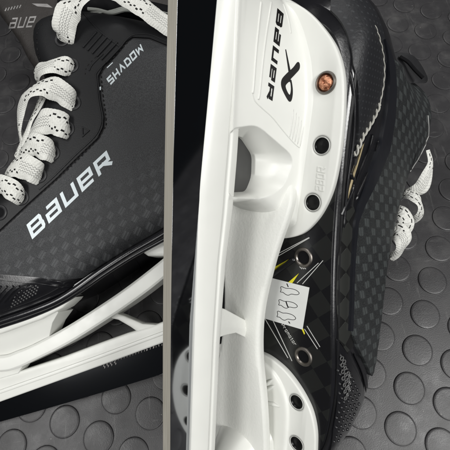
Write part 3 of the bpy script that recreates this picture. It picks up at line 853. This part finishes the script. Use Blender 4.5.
# ridges round the toe cap edge
bm = bmesh.new()
for d in (0, 1, 2):
    P = []
    for v in smooth_poly([Vector(q) for q in [(352+d*2.4,352+d*2),(361+d*1.3,372),(364.5+d*.7,392),(361+d*1.2,412),(354+d*1.6,430),(344+d*2.2,444),(336+d*3,452)]], 5, False):
        h, n = F2.hit(BV2, min(v.x, 372), v.y)
        if h is None: continue
        P.append(h+n*.9)
    if len(P) > 4: tube(bm, P, [.1]+[.6]*(len(P)-2)+[.1], 6)
link('toe_ridge', from_bm(bm), M_GLOSS, CAP2)
# tendon guard with pull tab at the ankle back
def slab(bm, poly_mm, fnorm, th):  # poly of 3-D points on a nearly flat patch, extruded both ways
    n = Vector(fnorm).normalized(); A = [bm.verts.new(Vector(p)+n*th/2) for p in poly_mm]; B = [bm.verts.new(Vector(p)-n*th/2) for p in poly_mm]
    bm.faces.new(A); bm.faces.new(B[::-1])
    for i in range(len(A)): bm.faces.new((A[i], A[(i+1) % len(A)], B[(i+1) % len(A)], B[i]))
bm = bmesh.new()
tab = smooth_poly([Vector(q) for q in [(386,56),(389,52),(398,53),(408,53.5),(416,58),(423,68),(427.5,78),(426,82.5),(421,83),(414,83),(406,84),(396,86),(387,82)]], 4)
slab(bm, [F2.at(v.x, v.y, 262+ (v.x-386)*.35) for v in tab], F2.ldir(CAM-F2.world(F2.at(405,65,262))), 7)
bmesh.ops.bevel(bm, geom=[e for e in bm.edges], offset=1.6, segments=3, affect='EDGES', clamp_overlap=True)
link('pull_tab', from_bm(bm), M_RUB, SK2, angle=50)
bm = bmesh.new()
tube(bm, [F2.at(v.x, v.y, 262) for v in smooth_poly([Vector(q) for q in [(400,57),(408,62),(415,70),(423,78)]], 5, False)], 1.3, 8)
link('tab_fold', from_bm(bm), M_BLACK, SK2)
bm = bmesh.new()
P = []
for v in smooth_poly([Vector(q) for q in [(424.5,116),(425.5,130),(424,145),(420.5,160)]], 5, False):
    x, z = px2(v.x, v.y); h, n = surf2(x, z); P.append(h+n*2.3)
tube(bm, P, .35, 6); link('edge_stitching', from_bm(bm), M_LINE, SK2)

# ------------------------------------------------------------------ laces
def ribbon(parent, ctrl, width, thick=1.8, name='lace', rough=1.0, n=9, wts=None):
    """ctrl: list of (point, face normal[, width factor])"""
    pts = smooth_poly([Vector(c_[0]) for c_ in ctrl], n, False)
    nrm = smooth_poly([Vector(c_[1]) for c_ in ctrl], n, False)
    wf = [w[0] for w in smooth_poly([Vector((c_[2] if len(c_) > 2 else 1, 0)) for c_ in ctrl], n, False)]
    bm = bmesh.new(); uvl = bm.loops.layers.uv.new('UVMap'); K = 13; rings = []; u = random.random()*40; us = []
    ph_ = random.random()*6; am_ = random.uniform(.15, .4)
    for i, p in enumerate(pts):
        t = (pts[min(i+1, len(pts)-1)]-pts[max(i-1, 0)]).normalized(); nn = nrm[i].normalized(); nn = (nn+t.cross(nn)*am_*math.sin(i*.16+ph_)).normalized(); s_ = t.cross(nn).normalized(); nn = s_.cross(t)
        if i: u += (p-pts[i-1]).length
        us.append(u); top = []; bot = []
        for k_ in range(K):
            v = -1+2*k_/(K-1)
            ww = width*.5*wf[i]*(1+.03*math.sin(u*.45)+.012*math.sin(u*2.7+1))
            prof = (1-abs(v)**3)**.5
            rip = .18*math.sin(v*9+u*.25)
            arch = -abs(v)**2*width*.08
            top.append((p+s_*v*ww+nn*(arch+thick*.5*prof+rip*prof), v)); bot.append((p+s_*v*ww+nn*(arch-thick*.5*prof), v))
        loop = top+bot[1:-1][::-1]
        rings.append([(bm.verts.new(q), v) for q, v in loop])
    for i, (A, B) in enumerate(zip(rings, rings[1:])):
        m = len(A)
        for k_ in range(m):
            k2 = (k_+1) % m
            f = bm.faces.new((A[k_][0], A[k2][0], B[k2][0], B[k_][0]))
            for lp, (uu, vv_) in zip(f.loops, ((us[i], A[k_][1]), (us[i], A[k2][1]), (us[i+1], B[k2][1]), (us[i+1], B[k_][1]))): lp[uvl].uv = (uu, vv_)
    bm.faces.new([q[0] for q in rings[0]]); bm.faces.new([q[0] for q in rings[-1]])
    return link(name, from_bm(bm), M_LACE, parent, angle=60)
def at2(px, py, d): return F2.at(px, py, d)
cdir2 = F2.ldir((CAM-F2.world(F2.at(410,210,270))).normalized()); rt2 = F2.ldir(RW@Vector((1,0,0))); upv2 = F2.ldir(RW@Vector((0,1,0)))
ribbon(SK2, [(at2(428,150,262), cdir2*.3+rt2*.8,.35),(at2(431,162,262), cdir2*.5+rt2*.8,.5),(at2(428,175,262), cdir2+rt2*.5,.8),(at2(422,187,264), cdir2,.9),(at2(413,192,268), cdir2*.8-upv2*.6,.7),(at2(402,193,274), cdir2,.5)], 11)
ribbon(SK2, [(at2(405,193,270), cdir2-rt2*.4+upv2*.5,.8),(at2(414,196,264), cdir2+upv2*.7,1),(at2(420.5,205,262), cdir2*.6+rt2*.9,1),(at2(420,215,265), cdir2*.4+rt2*.6-upv2*.6,.9),(at2(412,221,272), cdir2*.6-upv2*.6,.7),(at2(402,222,276), cdir2,.6)], 9)
ribbon(SK2, [(at2(394,209,266), cdir2+upv2*.3,.8),(at2(402,213,260), cdir2+rt2*.2,1),(at2(407,221,259), cdir2+rt2*.4,1),(at2(405,230,263), cdir2,.8),(at2(398,236,268), cdir2,.6)], 10)
ribbon(SK2, [(at2(391,228,264), cdir2+upv2*.3,.8),(at2(399,231,259), cdir2+rt2*.2,1.05),(at2(404,241,258), cdir2+rt2*.5,1.05),(at2(400,251,262), cdir2*.8+rt2*.6,.8),(at2(391,259,268), cdir2,.4)], 11)

# ================================================================== SKATE LYING ON ITS SIDE
SK1 = root('hockey_skate', F1, 'black hockey skate lying on its side, large pale lettering on its boot, laces threaded', 'ice skate', 'pair of black hockey skates')
def tr1(pts, c): return [(q.x, q.z) for q in (F1.onY(px, py, c) for px, py in pts)]
def inflate(outline, y0, y1, R, depth, step=4.0, bm=None):
    """solid with the given outline, rounded towards both faces"""
    out = [Vector(q) for q in outline]
    return out
def dist_poly(p, poly):
    d = 1e9; p = Vector(p)
    for i in range(len(poly)):
        a = poly[i]; b = poly[(i+1) % len(poly)]; ab = b-a; t = max(0, min(1, (p-a).dot(ab)/max(1e-9, ab.length_squared)))
        d = min(d, (a+ab*t-p).length)
    return d
body_px = [(-78,338),(-40,334),(0,319),(50,299),(90,271),(130,247),(165,226),(200,200),(216,176),(216,140),(206,100),(204,60),(200,32),(165,26),(120,17),(85,12),(55,15),(42,20),(34,30),(35,52),(45,80),(43,110),(28,150),(4,190),(-30,216),(-70,236),(-98,270),(-100,312)]
BODY1 = [Vector(q) for q in tr1(body_px, 36)]
BODY1s = [Vector(q) for q in smooth_poly(BODY1, 3)]
def c1(x, z):
    """height of the lying boot's upper side"""
    w = lerp_tab([(60,36),(80,40),(110,43),(180,46),(320,47)], z)
    if not inside((x, z), BODY1s): return w-22
    d = dist_poly((x, z), BODY1s); R = 20.
    if d < R: t = 1-d/R; return w-22*(1-math.sqrt(max(0, 1-t**2.6)))
    return w
_cache = {}
def surf1(x, z):
    key = (round(x, 1), round(z, 1))
    if key in _cache: return Vector((x, _cache[key][0], z)), _cache[key][1]
    e = 1.2; gx = (c1(x+e, z)-c1(x-e, z))/(2*e); gz = (c1(x, z+e)-c1(x, z-e))/(2*e)
    gx = max(-2.5, min(2.5, gx)); gz = max(-2.5, min(2.5, gz))
    n = Vector((-gx, 1, -gz)).normalized(); c = c1(x, z); _cache[key] = (c, n); return Vector((x, c, z)), n
def px1(px, py):
    c = 44.
    for _ in range(8): q = F1.onY(px, py, c); c = .4*c+.6*c1(q.x, q.z)
    q = F1.onY(px, py, c); return (q.x, q.z)
def P1s(pts): return [px1(*p) for p in pts]
# boot shell: front and back faces share the outline
v2, tr = tess([[tuple(q) for q in BODY1s]], 5)
bm = bmesh.new()
fv = [bm.verts.new((v.x, c1(v.x, v.y), v.y)) for v in v2]; bv = [bm.verts.new((v.x, -min(30, c1(v.x, v.y)), v.y)) for v in v2]; ed = {}
for t in tr:
    bm.faces.new([fv[i] for i in t]); bm.faces.new([bv[i] for i in t][::-1])
    for a, b in zip(t, list(t[1:])+[t[0]]): ed.setdefault((min(a,b), max(a,b)), []).append((a, b))
for l in ed.values():
    if len(l) == 1: a, b = l[0]; bm.faces.new((fv[b], fv[a], bv[a], bv[b]))
BOOT1 = link('boot_shell', from_bm(bm), M_RUB, SK1, angle=50)
# quarter cloth
quarter = P1s([(0,235),(-20,252),(-45,262),(0,276),(30,279),(58,279),(85,277),(100,267),(130,248),(165,227),(196,202),(211,178),(211,140),(201,100),(198,60),(172,50),(150,41),(133,40),(126,45),(117,57),(107,67),(101,78),(103,100),(107,118),(106,129),(100,140),(80,160),(60,180),(30,207)])
bm = sheet([quarter], 4, surf1, 1.0, -1)
Q1 = link('quarter_panel', from_bm(bm), M_CLOTH1, BOOT1, angle=50)
# facing (eyelet strip)
facing = P1s([(36,30),(43,21),(56,16.5),(85,14),(120,19),(165,28),(196,35),(196,58),(172,48),(150,39),(133,38),(124,44),(115,56),(105,65),(99,77),(101,100),(104.5,118),(103.5,128),(98,139),(78,158),(58,178),(28,205),(-2,233),(-22,248),(-45,258),(-66,240),(-30,219),(6,191),(30,151),(45,111),(47,80),(37,53)])
bm = sheet([facing], 4, surf1, 2.0, -1)
FACE1 = link('eyelet_facing', from_bm(bm), M_FACE, BOOT1, angle=50)
# ridges, grooves and stitching pressed in the facing
bm = bmesh.new()
for i in range(6):
    a0 = Vector((84+i*4.6, 49+i*3.0)); b0 = a0+Vector((13.5+i*.6, -15.5-i*.4))
    sheet(stroke([a0, b0], 1.7), 4, lambda a, b: (lambda r: r)(surf1(*px1(a, b))), 3.1, 1.0, bm=bm)
for pts in ([(82,13),(100,32),(118,46),(121,50)], [(97,78),(98,73),(112,58),(120,50),(132,37),(150,36),(168,43),(190,50)], [(90,72),(93,66),(104,55)], [(97,78),(99,100),(102,118),(101,127),(95,138),(76,156),(56,176),(40,190)]):
    q = smooth_poly([Vector(a) for a in pts], 4, False)
    sheet(stroke(q, 1.5), 4, lambda a, b: surf1(*px1(a, b)), 2.55, 1.0, bm=bm)
# small triangular vent
tri = [Vector((83.5,128)),(90,131.5),(84,137)]; sheet(stroke([Vector(a) for a in tri], 1.1, True), 3, lambda a, b: surf1(*px1(a, b)), 2.7, 1, bm=bm)
link('pressed_ridge', from_bm(bm), M_FACE, FACE1, angle=40)
bm = bmesh.new()
def stitches(pts, off, ln=2.6, gap=1.5, w=.8):
    bm = bmesh.new()
    q = smooth_poly([Vector(a) for a in pts], 8, False); P = [surf1(*px1(v.x, v.y)) for v in q]
    acc = 0; seg = []
    for (a, na), (b, nb) in zip(P, P[1:]):
        L_ = (b-a).length; n_ = max(1, int(L_/.65))
        for k_ in range(n_):
            acc += L_/n_; p = a.lerp(b, (k_+.5)/n_)
            if acc % (ln+gap) < ln: seg.append((p, na))
            else:
                if len(seg) > 1: tube(bm, [s_+m_*off for s_, m_ in seg], w*.5, 6)
                seg = []
    link('stitching', from_bm(bm), M_INK, FACE1)
stitches([(62,20),(48,23),(40,31),(39.5,45),(41,55),(46,66)], 2.1)
stitches([(128,43),(112,61),(103,72),(102,80),(104,100),(106.5,120),(104,131),(84,153),(58,178),(30,203),(0,231)], 1.6, w=.9)
stitches([(86,76),(88,68),(98,57),(112,43)], 2.1, w=.6)
# eyelets
EY = [(63,41),(72.5,67),(74.5,104),(68,130),(53.5,154),(40.5,176),(22.5,198),(1,213)]
for ex, ey in EY:
    q, n = surf1(*px1(ex, ey))
    bm = lathe(bmesh.new(), q+n*1.8, n, [(6.6, 0), (6.4, .8), (5.6, 1.3), (4.6, 1.1), (4.0, .5), (3.9, -.3)], 32)
    e_ = link('eyelet', from_bm(bm), M_RUB, FACE1)
    bm = lathe(bmesh.new(), q+n*1.8, n, [(3.9, .35), (.1, .3)], 20); link('eyelet_hole', from_bm(bm), M_BLACK, e_)
# lettering
def on1(px, py): return surf1(*px1(px, py))
tp = text_polys('BaUeR', [(33.0,239.5),(113.8,163.2),(108.0,149.8),(27.2,225.0)], .21, .2)
bm = sheet(tp, 3, on1, 1.15, .8); link('brand_lettering', from_bm(bm), M_LET, Q1, smooth=False)
tp = text_polys('SHADOW', [(110.8,86.2),(144.2,50.5),(140.6,43.8),(106.8,79.5)], .23, .2)
bm = sheet(tp, 3, on1, 1.15, .8)
sheet(stroke([(107.5,68.5),(113.2,63.2)], .8), 3, on1, 1.12, .8, bm=bm)
sheet([[(99.2,88.0),(101.6,87.2),(101.4,90.6),(99.4,91)]], 3, on1, 1.3, .8, bm=bm)
link('model_lettering', from_bm(bm), M_LET, Q1, smooth=False)
# soft creases
# toe cap: glossy, with slots and a band
cap = P1s([(-60,262),(-20,271),(0,274),(40,277),(62,281),(88,278),(84,284),(62,297),(40,306),(0,320),(-40,334),(-70,332),(-88,300)])
bm = sheet([cap], 4, surf1, 1.3, -1); CAP1 = link('toe_cap', from_bm(bm), M_GLOSS, BOOT1, angle=50)
bm = bmesh.new()
for i in range(6):
    sheet(stroke([(-14+i*6.0, 306-i*1.6),(-4+i*6.2, 293-i*1.0),(2+i*6.2, 286)], 2.0), 3, on1, 2.6, 1.0, bm=bm)
q = smooth_poly([Vector(a) for a in [(-40,268),(0,279),(40,283),(66,285),(90,279),(110,266),(140,246),(170,229)]], 5, False)
sheet(stroke(q, 1.6), 3, on1, 2.4, 1.0, bm=bm)
q = smooth_poly([Vector(a) for a in [(-40,329),(0,314.5),(30,304),(58,292),(84,279),(110,262),(140,243),(170,225)]], 5, False)
sheet(stroke(q, 1.8), 3, on1, 2.8, .0, bm=bm)
link('toe_ridge', from_bm(bm), M_GLOSS, CAP1)
bm = bmesh.new()
for i in range(5):
    for j in range(9):
        a, b = 12+j*3.0+i*1.2, 305.5-j*1.6-i*3.0
        if (a, b) and b > 284 and a < 46:
            h, n = on1(a, b); lathe(bm, h+n*1.2, n, [(.8, 0), (.6, .5), (.2, .65)], 8)
link('grip_stud', from_bm(bm), m_plain('grey_stud', (.1,.1,.1), .25), CAP1)
# outsole edge: glossy lip under the boot
bm = bmesh.new()
for dy, c0, r, pts in ((0, 34, 3.0, [(-60,337),(-20,329),(0,322),(30,312),(55,302),(75,290),(100,272),(130,252.5),(165,232),(200,208)]), (0, 30, 2.4, [(0,326),(30,316),(58,304),(78,292),(104,274),(134,255),(168,236),(200,213)])):
    P = [F1.onY(v.x, v.y, c0) for v in smooth_poly([Vector(a) for a in pts], 5, False)]
    tube(bm, P, r, 12)
# sole slab closing the underside
ol = tr1([(-60,336),(0,320),(50,301),(90,274),(130,250),(165,230),(200,206),(200,212),(165,238),(130,259),(100,279),(70,298),(50,306),(0,327),(-60,343)], 30)
n_ = len(ol); A = [bm.verts.new((a, 30, b)) for a, b in ol]; B = [bm.verts.new((a, -34, b)) for a, b in ol]
bm.faces.new(A); bm.faces.new(B[::-1])
for i in range(n_): bm.faces.new((A[i], A[(i+1) % n_], B[(i+1) % n_], B[i]))
link('outsole', from_bm(bm), M_GLOSS, SK1, angle=40)

# runner steel of the lying skate
def xz(px, py, c): q = F1.onY(px, py, c); return q.x, q.z
bm = bmesh.new(); xs = [i*5-165 for i in range(60)]
rings = [[bm.verts.new((x, a, b)) for a, b in ((1.7, .00009*x*x), (1.7, 27+.0*x), (-1.7, 27), (-1.7, .00009*x*x))] for x in xs]
for A, B in zip(rings, rings[1:]):
    for k_ in range(4):
        f = bm.faces.new((A[k_], A[(k_+1) % 4], B[(k_+1) % 4], B[k_])); f.material_index = 1 if k_ == 3 else 0
bm.faces.new(rings[0]); bm.faces.new(rings[-1])
ST1 = link('runner_blade', from_bm(bm), [M_STEEL, M_EDGE], SK1, angle=30)
bm = bmesh.new()
def onst1(px, py): return F1.onY(px, py, 1.7), Vector((0,1,0))
for i in range(22):
    x = 101+i*2.9; y = 364-(x-101)*.335+.4; sheet(stroke([(x, y),(x-.05, y+1.6)], .45), 2, onst1, .06, -.03, bm=bm)
for x0, y0 in ((104,364.5),(107.5,363.3),(111,362.1),(115,361),(146,347),(149.5,345.6),(153,344.4),(158,342)):
    sheet(stroke([(x0, y0),(x0-.6, y0+1.6),(x0+1, y0+2.2),(x0+.5, y0+3.8)], .65), 2, onst1, .06, -.03, bm=bm)
sheet(stroke([(130,354.5),(132,352),(134,353.2)], .6), 2, onst1, .06, -.03, bm=bm)
link('etched_marks', from_bm(bm), m_plain('etched_grey', (.3,.28,.27), .5), ST1, smooth=False)
# holder: side outline traced, extruded to thickness, with its openings
def hold_loop(pts, c=7): return tr1(pts, c)
def plate_xz(loops, y0, y1, bev):
    bm = curve_plate(loops, 0, y1-y0, bev)          # in x-y, rises in z
    for v in bm.verts: v.co = Vector((v.co.x, y1-v.co.z, v.co.y))
    return bm
def sm(pts, n=3): return [tuple(v) for v in smooth_poly([Vector(q) for q in pts], n)]
rail = hold_loop([(-80,431),(-30,413),(0,402),(50,384),(100,366),(165,342),(230,317),(270,300),(276,280),(230,297),(165,321),(150,327),(128,333),(100,343),(60,358),(17,372),(-10,380),(-80,402)], 7)
bm = plate_xz([rail], -7, 7, 1.6)
ln = hold_loop([(-80,423),(0,393.5),(50,376),(100,358),(165,334),(230,309),(230,305.5),(165,330.5),(100,354.5),(50,372.5),(0,390),(-80,419.5)], 7)
bm = join_bm(bm, plate_xz([ln], 4, 7.8, .4))
# bridge: wide curved beam
def beam(bm, pts_lo, pts_hi, w0, w1, c=12):
    lo = [F1.onY(v.x, v.y, c) for v in smooth_poly([Vector(q) for q in pts_lo], 4, False)]; hi = [F1.onY(v.x, v.y, c) for v in smooth_poly([Vector(q) for q in pts_hi], 4, False)]
    rings = []
    for i, (a, b) in enumerate(zip(lo, hi)):
        t = i/(len(lo)-1); w = w0+(w1-w0)*t; m = a.lerp(b, .5); half = [(w-1.5, a), (w, a.lerp(b, .12)), (w+.2, a.lerp(b, .5)), (w-.2, a.lerp(b, .85)), (w-2, b)]
        sec = [(y, p) for y, p in half]+[(-y, p) for y, p in half[::-1]]
        rings.append([bm.verts.new((p.x, y, p.z)) for y, p in sec])
    for A, B in zip(rings, rings[1:]):
        n = len(A)
        for i in range(n): bm.faces.new((A[i], A[(i+1) % n], B[(i+1) % n], B[i]))
    bm.faces.new(rings[0]); bm.faces.new(rings[-1]); return bm
beam(bm, [(-60,374),(0,371),(18,368),(40,358),(70,343),(100,324.5),(125,308),(150,290),(172,272),(205,244)], [(-60,352),(0,355),(20,350),(40,341.5),(70,325),(100,306),(125,289),(150,270),(172,252),(205,224)], 17, 17)
# toe tower: from rail up to the flange
tw = hold_loop([(-95,352),(-50,344),(0,331),(60,309),(64,311),(56,322),(50,336),(34,344),(20,366),(14,375),(0,379),(-40,391),(-60,396)], 14)
bm2 = bmesh.new()
def tow(z): return 8+max(0, z-40)**1.2*.22
v2, tr = tess([[tuple(q) for q in tw]], 5)
fv = [bm2.verts.new((v.x, tow(v.y), v.y)) for v in v2]; bv = [bm2.verts.new((v.x, -4, v.y)) for v in v2]; ed = {}
for t in tr:
    bm2.faces.new([fv[i] for i in t]); bm2.faces.new([bv[i] for i in t][::-1])
    for a, b in zip(t, list(t[1:])+[t[0]]): ed.setdefault((min(a,b), max(a,b)), []).append((a, b))
for l in ed.values():
    if len(l) == 1: a, b = l[0]; bm2.faces.new((fv[b], fv[a], bv[a], bv[b]))
bm = join_bm(bm, bm2)
# inner brace and heel tower
br = hold_loop([(104,317),(112,312),(124,316),(142,324),(158,325),(150,337),(140,334),(130,327),(118,320)], 7)
bm = join_bm(bm, plate_xz([br], -6, 6.4, 1.2))
ht = hold_loop([(138,249),(150,240),(165,231),(205,208),(230,235),(232,290),(200,300),(180,262),(165,256),(148,256)], 20)
bm = join_bm(bm, plate_xz([ht], -22, 22, 2.5))
H1 = link('blade_holder', from_bm(bm), M_WHITE, SK1, angle=35)
# flange of the toe tower
fl = hold_loop([(-90,352),(-40,345),(0,334),(40,319.5),(62,308),(70,300.5),(72,297.5),(66,298),(50,304),(0,323),(-40,335),(-90,344)], 30)
bm = plate_xz([fl], 6, 30, 1.6)
link('mounting_plate', from_bm(bm), M_WHITE, H1, angle=35)
bm = bmesh.new()
for a, b in (((27,315.5),(41,309.5)),):
    P = [F1.onY(a[0]+(b[0]-a[0])*t/6, a[1]+(b[1]-a[1])*t/6, 30.1) for t in range(7)]; tube(bm, P, [.2,.9,1.2,1.2,1.2,.9,.2], 8)
link('slot', from_bm(bm), M_BLACK, H1)

# tongue standing out behind the facing
ton = [F1.onY(px, py, 6) for px, py in [(-40,-60),(-14,-10),(-2,12),(9,27),(19,42),(26,56),(36,72),(44,90),(70,80),(110,40),(170,30),(205,30),(205,-50),(120,-90)]]
TO = [Vector((q.x, q.z)) for q in ton]; TOs = [Vector(q) for q in smooth_poly(TO, 4)]
def ct(x, z):
    d = dist_poly((x, z), TOs) if inside((x, z), TOs) else 0
    t = max(0, 1-d/9); return 10-6*(1-math.sqrt(max(0, 1-t*t)))+1.0*math.sin(x*.06)
v2, tr = tess([[tuple(q) for q in TOs]], 6)
bm = bmesh.new(); fv = [bm.verts.new((v.x, ct(v.x, v.y), v.y)) for v in v2]; bv = [bm.verts.new((v.x, -8, v.y)) for v in v2]; ed = {}
for t in tr:
    bm.faces.new([fv[i] for i in t]); bm.faces.new([bv[i] for i in t][::-1])
    for a, b in zip(t, list(t[1:])+[t[0]]): ed.setdefault((min(a,b), max(a,b)), []).append((a, b))
for l in ed.values():
    if len(l) == 1: a, b = l[0]; bm.faces.new((fv[b], fv[a], bv[a], bv[b]))
TONG = link('tongue', from_bm(bm), M_BROWN, SK1, angle=60)
def onT(px, py):
    c = 10.
    for _ in range(5): q = F1.onY(px, py, c); c = ct(q.x, q.z)
    q = F1.onY(px, py, c); return q, Vector((0,1,0))
tp = text_polys('aUe', [(8.8,28.8),(32.5,27.3),(37.0,16.2),(11.5,18.2)], .15, .3)
bm = sheet(tp, 2, onT, .35, -.3)
sheet([[(32,3.8),(47.5,4.2),(53,8.0),(37.5,6.6)]], 3, onT, .5, -.3, bm=bm)
for i in range(6): sheet(stroke([(5+i*2.9,11.2-i*.6),(6.6+i*2.9,8.0-i*.6)], .8), 2, onT, .3, -.2, bm=bm)
link('tongue_lettering', from_bm(bm), M_SIL, TONG, smooth=False)
# collar liner with pale stripes above the facing
bm = bmesh.new()
for off, w in ((0, 2.4), (4.2, .9), (7.0, .8)):
    P = []
    for v in smooth_poly([Vector(a) for a in [(88,9+off*.9),(98,13+off*.5-3),(112,13-off*.4),(128,10-off*.5),(150,16-off),(175,22-off)]], 5, False):
        q = F1.onY(v.x, v.y, 24); P.append(q)
    tube(bm, P, w*.7, 8)
link('collar_stripe', from_bm(bm), M_TONGUE_IN, SK1)
bm = bmesh.new()
P = [F1.onY(v.x, v.y, 14) for v in smooth_poly([Vector(a) for a in [(62,2),(85,4),(110,6),(140,10),(175,18),(200,24)]], 5, False)]
tube(bm, P, 9, 14); link('collar_padding', from_bm(bm), M_BLACK, SK1)

up = Vector((0,1,0)); lf = F1.ldir(RW@Vector((-1,0,0))); sup = F1.ldir(RW@Vector((0,1,0)))
def A(px, py, c): return F1.onY(px, py, c)
def rb(lst, w): ribbon(FACE1, lst, w)
rb([(A(64,43,47), up-sup*.9,.85),(A(64,36,54), up-sup*.5,.95),(A(64,24,60), up-lf*.2-sup*.1,1.05),(A(69,10,64), up+sup*.1-lf*.3,1.15),(A(80,-1,65), up+sup*.5,1.1),(A(98,-9,61), up+sup*.6,.9),(A(115,-8,60), up+sup*.4,.8),(A(130,-1,62), up+sup*.2-lf*.1,.9),(A(145,8,62), up-lf*.2,1),(A(158,18,58), up-lf*.2,1),(A(172,27,54), up,.9),(A(190,36,50), up,.8)], 18)
rb([(A(74,70,47), up-lf*.9,.8),(A(68,66.5,53), up-lf*.4,.95),(A(57,64.5,56), up,1),(A(46,66,56), up+lf*.3,1),(A(38,71,50), up*.6+lf,1),(A(36,78,40), up*.2+lf,.9)], 16)
rb([(A(75,106,47), up-lf*.8,.7),(A(69,99,53), up-lf*.4,.95),(A(59,91,57), up,1.1),(A(46,86,59), up+lf*.1,1.1),(A(33,89,58), up*.9+lf*.5,1),(A(24,98,54), up*.7+lf*.8,.9),(A(19.5,112,47), up*.5+lf,.8),(A(19,128,40), up*.6+lf,.7),(A(21,142,34), up*.8+lf*.5,.65),(A(19,156,30), up,.65)], 17)
rb([(A(42,97,45), up*.8+lf*.6,.6),(A(37,108,44), up*.9+lf*.5,.62),(A(31,120,42), up*.8+lf*.6,.6),(A(26,133,40), up*.8+lf*.6,.6),(A(21,146,36), up*.8+lf*.6,.6),(A(17,158,30), up,.6)], 13)
rb([(A(70,132,47), up-lf*.8,.75),(A(65,127,54), up-lf*.3,1.05),(A(56,122,57), up,1.1),(A(45,121,57), up+lf*.2,1.1),(A(36,125,53), up*.8+lf*.8,1),(A(31,132,43), up*.4+lf,.9)], 18.5)
rb([(A(55,156,47), up-lf*.7,.75),(A(50,151,54), up-lf*.3,1.0),(A(41,147,57), up,1.05),(A(32,144,56), up+lf*.3,1.05),(A(24,148,50), up*.8+lf*.8,.95),(A(20,155,40), up*.4+lf,.8)], 17.5)
rb([(A(41,178,47), up-lf*.7,.75),(A(36,173,54), up-lf*.3,1),(A(27,168,57), up,1.1),(A(17,165,56), up+lf*.3,1.05),(A(10,168,50), up*.8+lf*.8,.95),(A(6,175,40), up*.4+lf,.8)], 18.5)
rb([(A(23,200,47), up-lf*.7,.75),(A(18,195,54), up-lf*.3,1),(A(10,189,57), up,1.1),(A(0,184,56), up+lf*.3,1.05),(A(-9,186,50), up*.8+lf*.8,.95),(A(-14,195,40), up*.4+lf,.8)], 14.5)

# ------------------------------------------------------------------ light
def lamp(x, y, z, sx, sy, e, tgt=(0,0,0), col=(1,.995,.975)):
    d = bpy.data.lights.new('ceiling_lamp', 'AREA'); d.shape = 'RECTANGLE'; d.size = sx; d.size_y = sy; d.energy = e; d.color = col
    o = bpy.data.objects.new('ceiling_lamp', d); COL.objects.link(o); o.location = (x, y, z)
    o.rotation_euler = (Vector(tgt)-Vector((x, y, z))).to_track_quat('-Z', 'Y').to_euler(); return o
lamp(1.15, -.7, 2.2, 1.2, .5, 42); lamp(-1.25, -.2, 2.2, 1.2, .5, 23); lamp(.1, 1.9, 2.3, 1.2, .5, 14); lamp(-.1, -1.9, 2.3, 1.2, .5, 16)
w = bpy.data.worlds.new('World'); sc.world = w; w.use_nodes = True
w.node_tree.nodes['Background'].inputs[0].default_value = (.8, .88, 1, 1); w.node_tree.nodes['Background'].inputs[1].default_value = .012
sc.view_settings.view_transform = 'Standard'; sc.view_settings.look = 'None'; sc.view_settings.exposure = 0.0; sc.view_settings.gamma = 1
sc.cycles.max_bounces = 8; sc.cycles.use_denoising = True
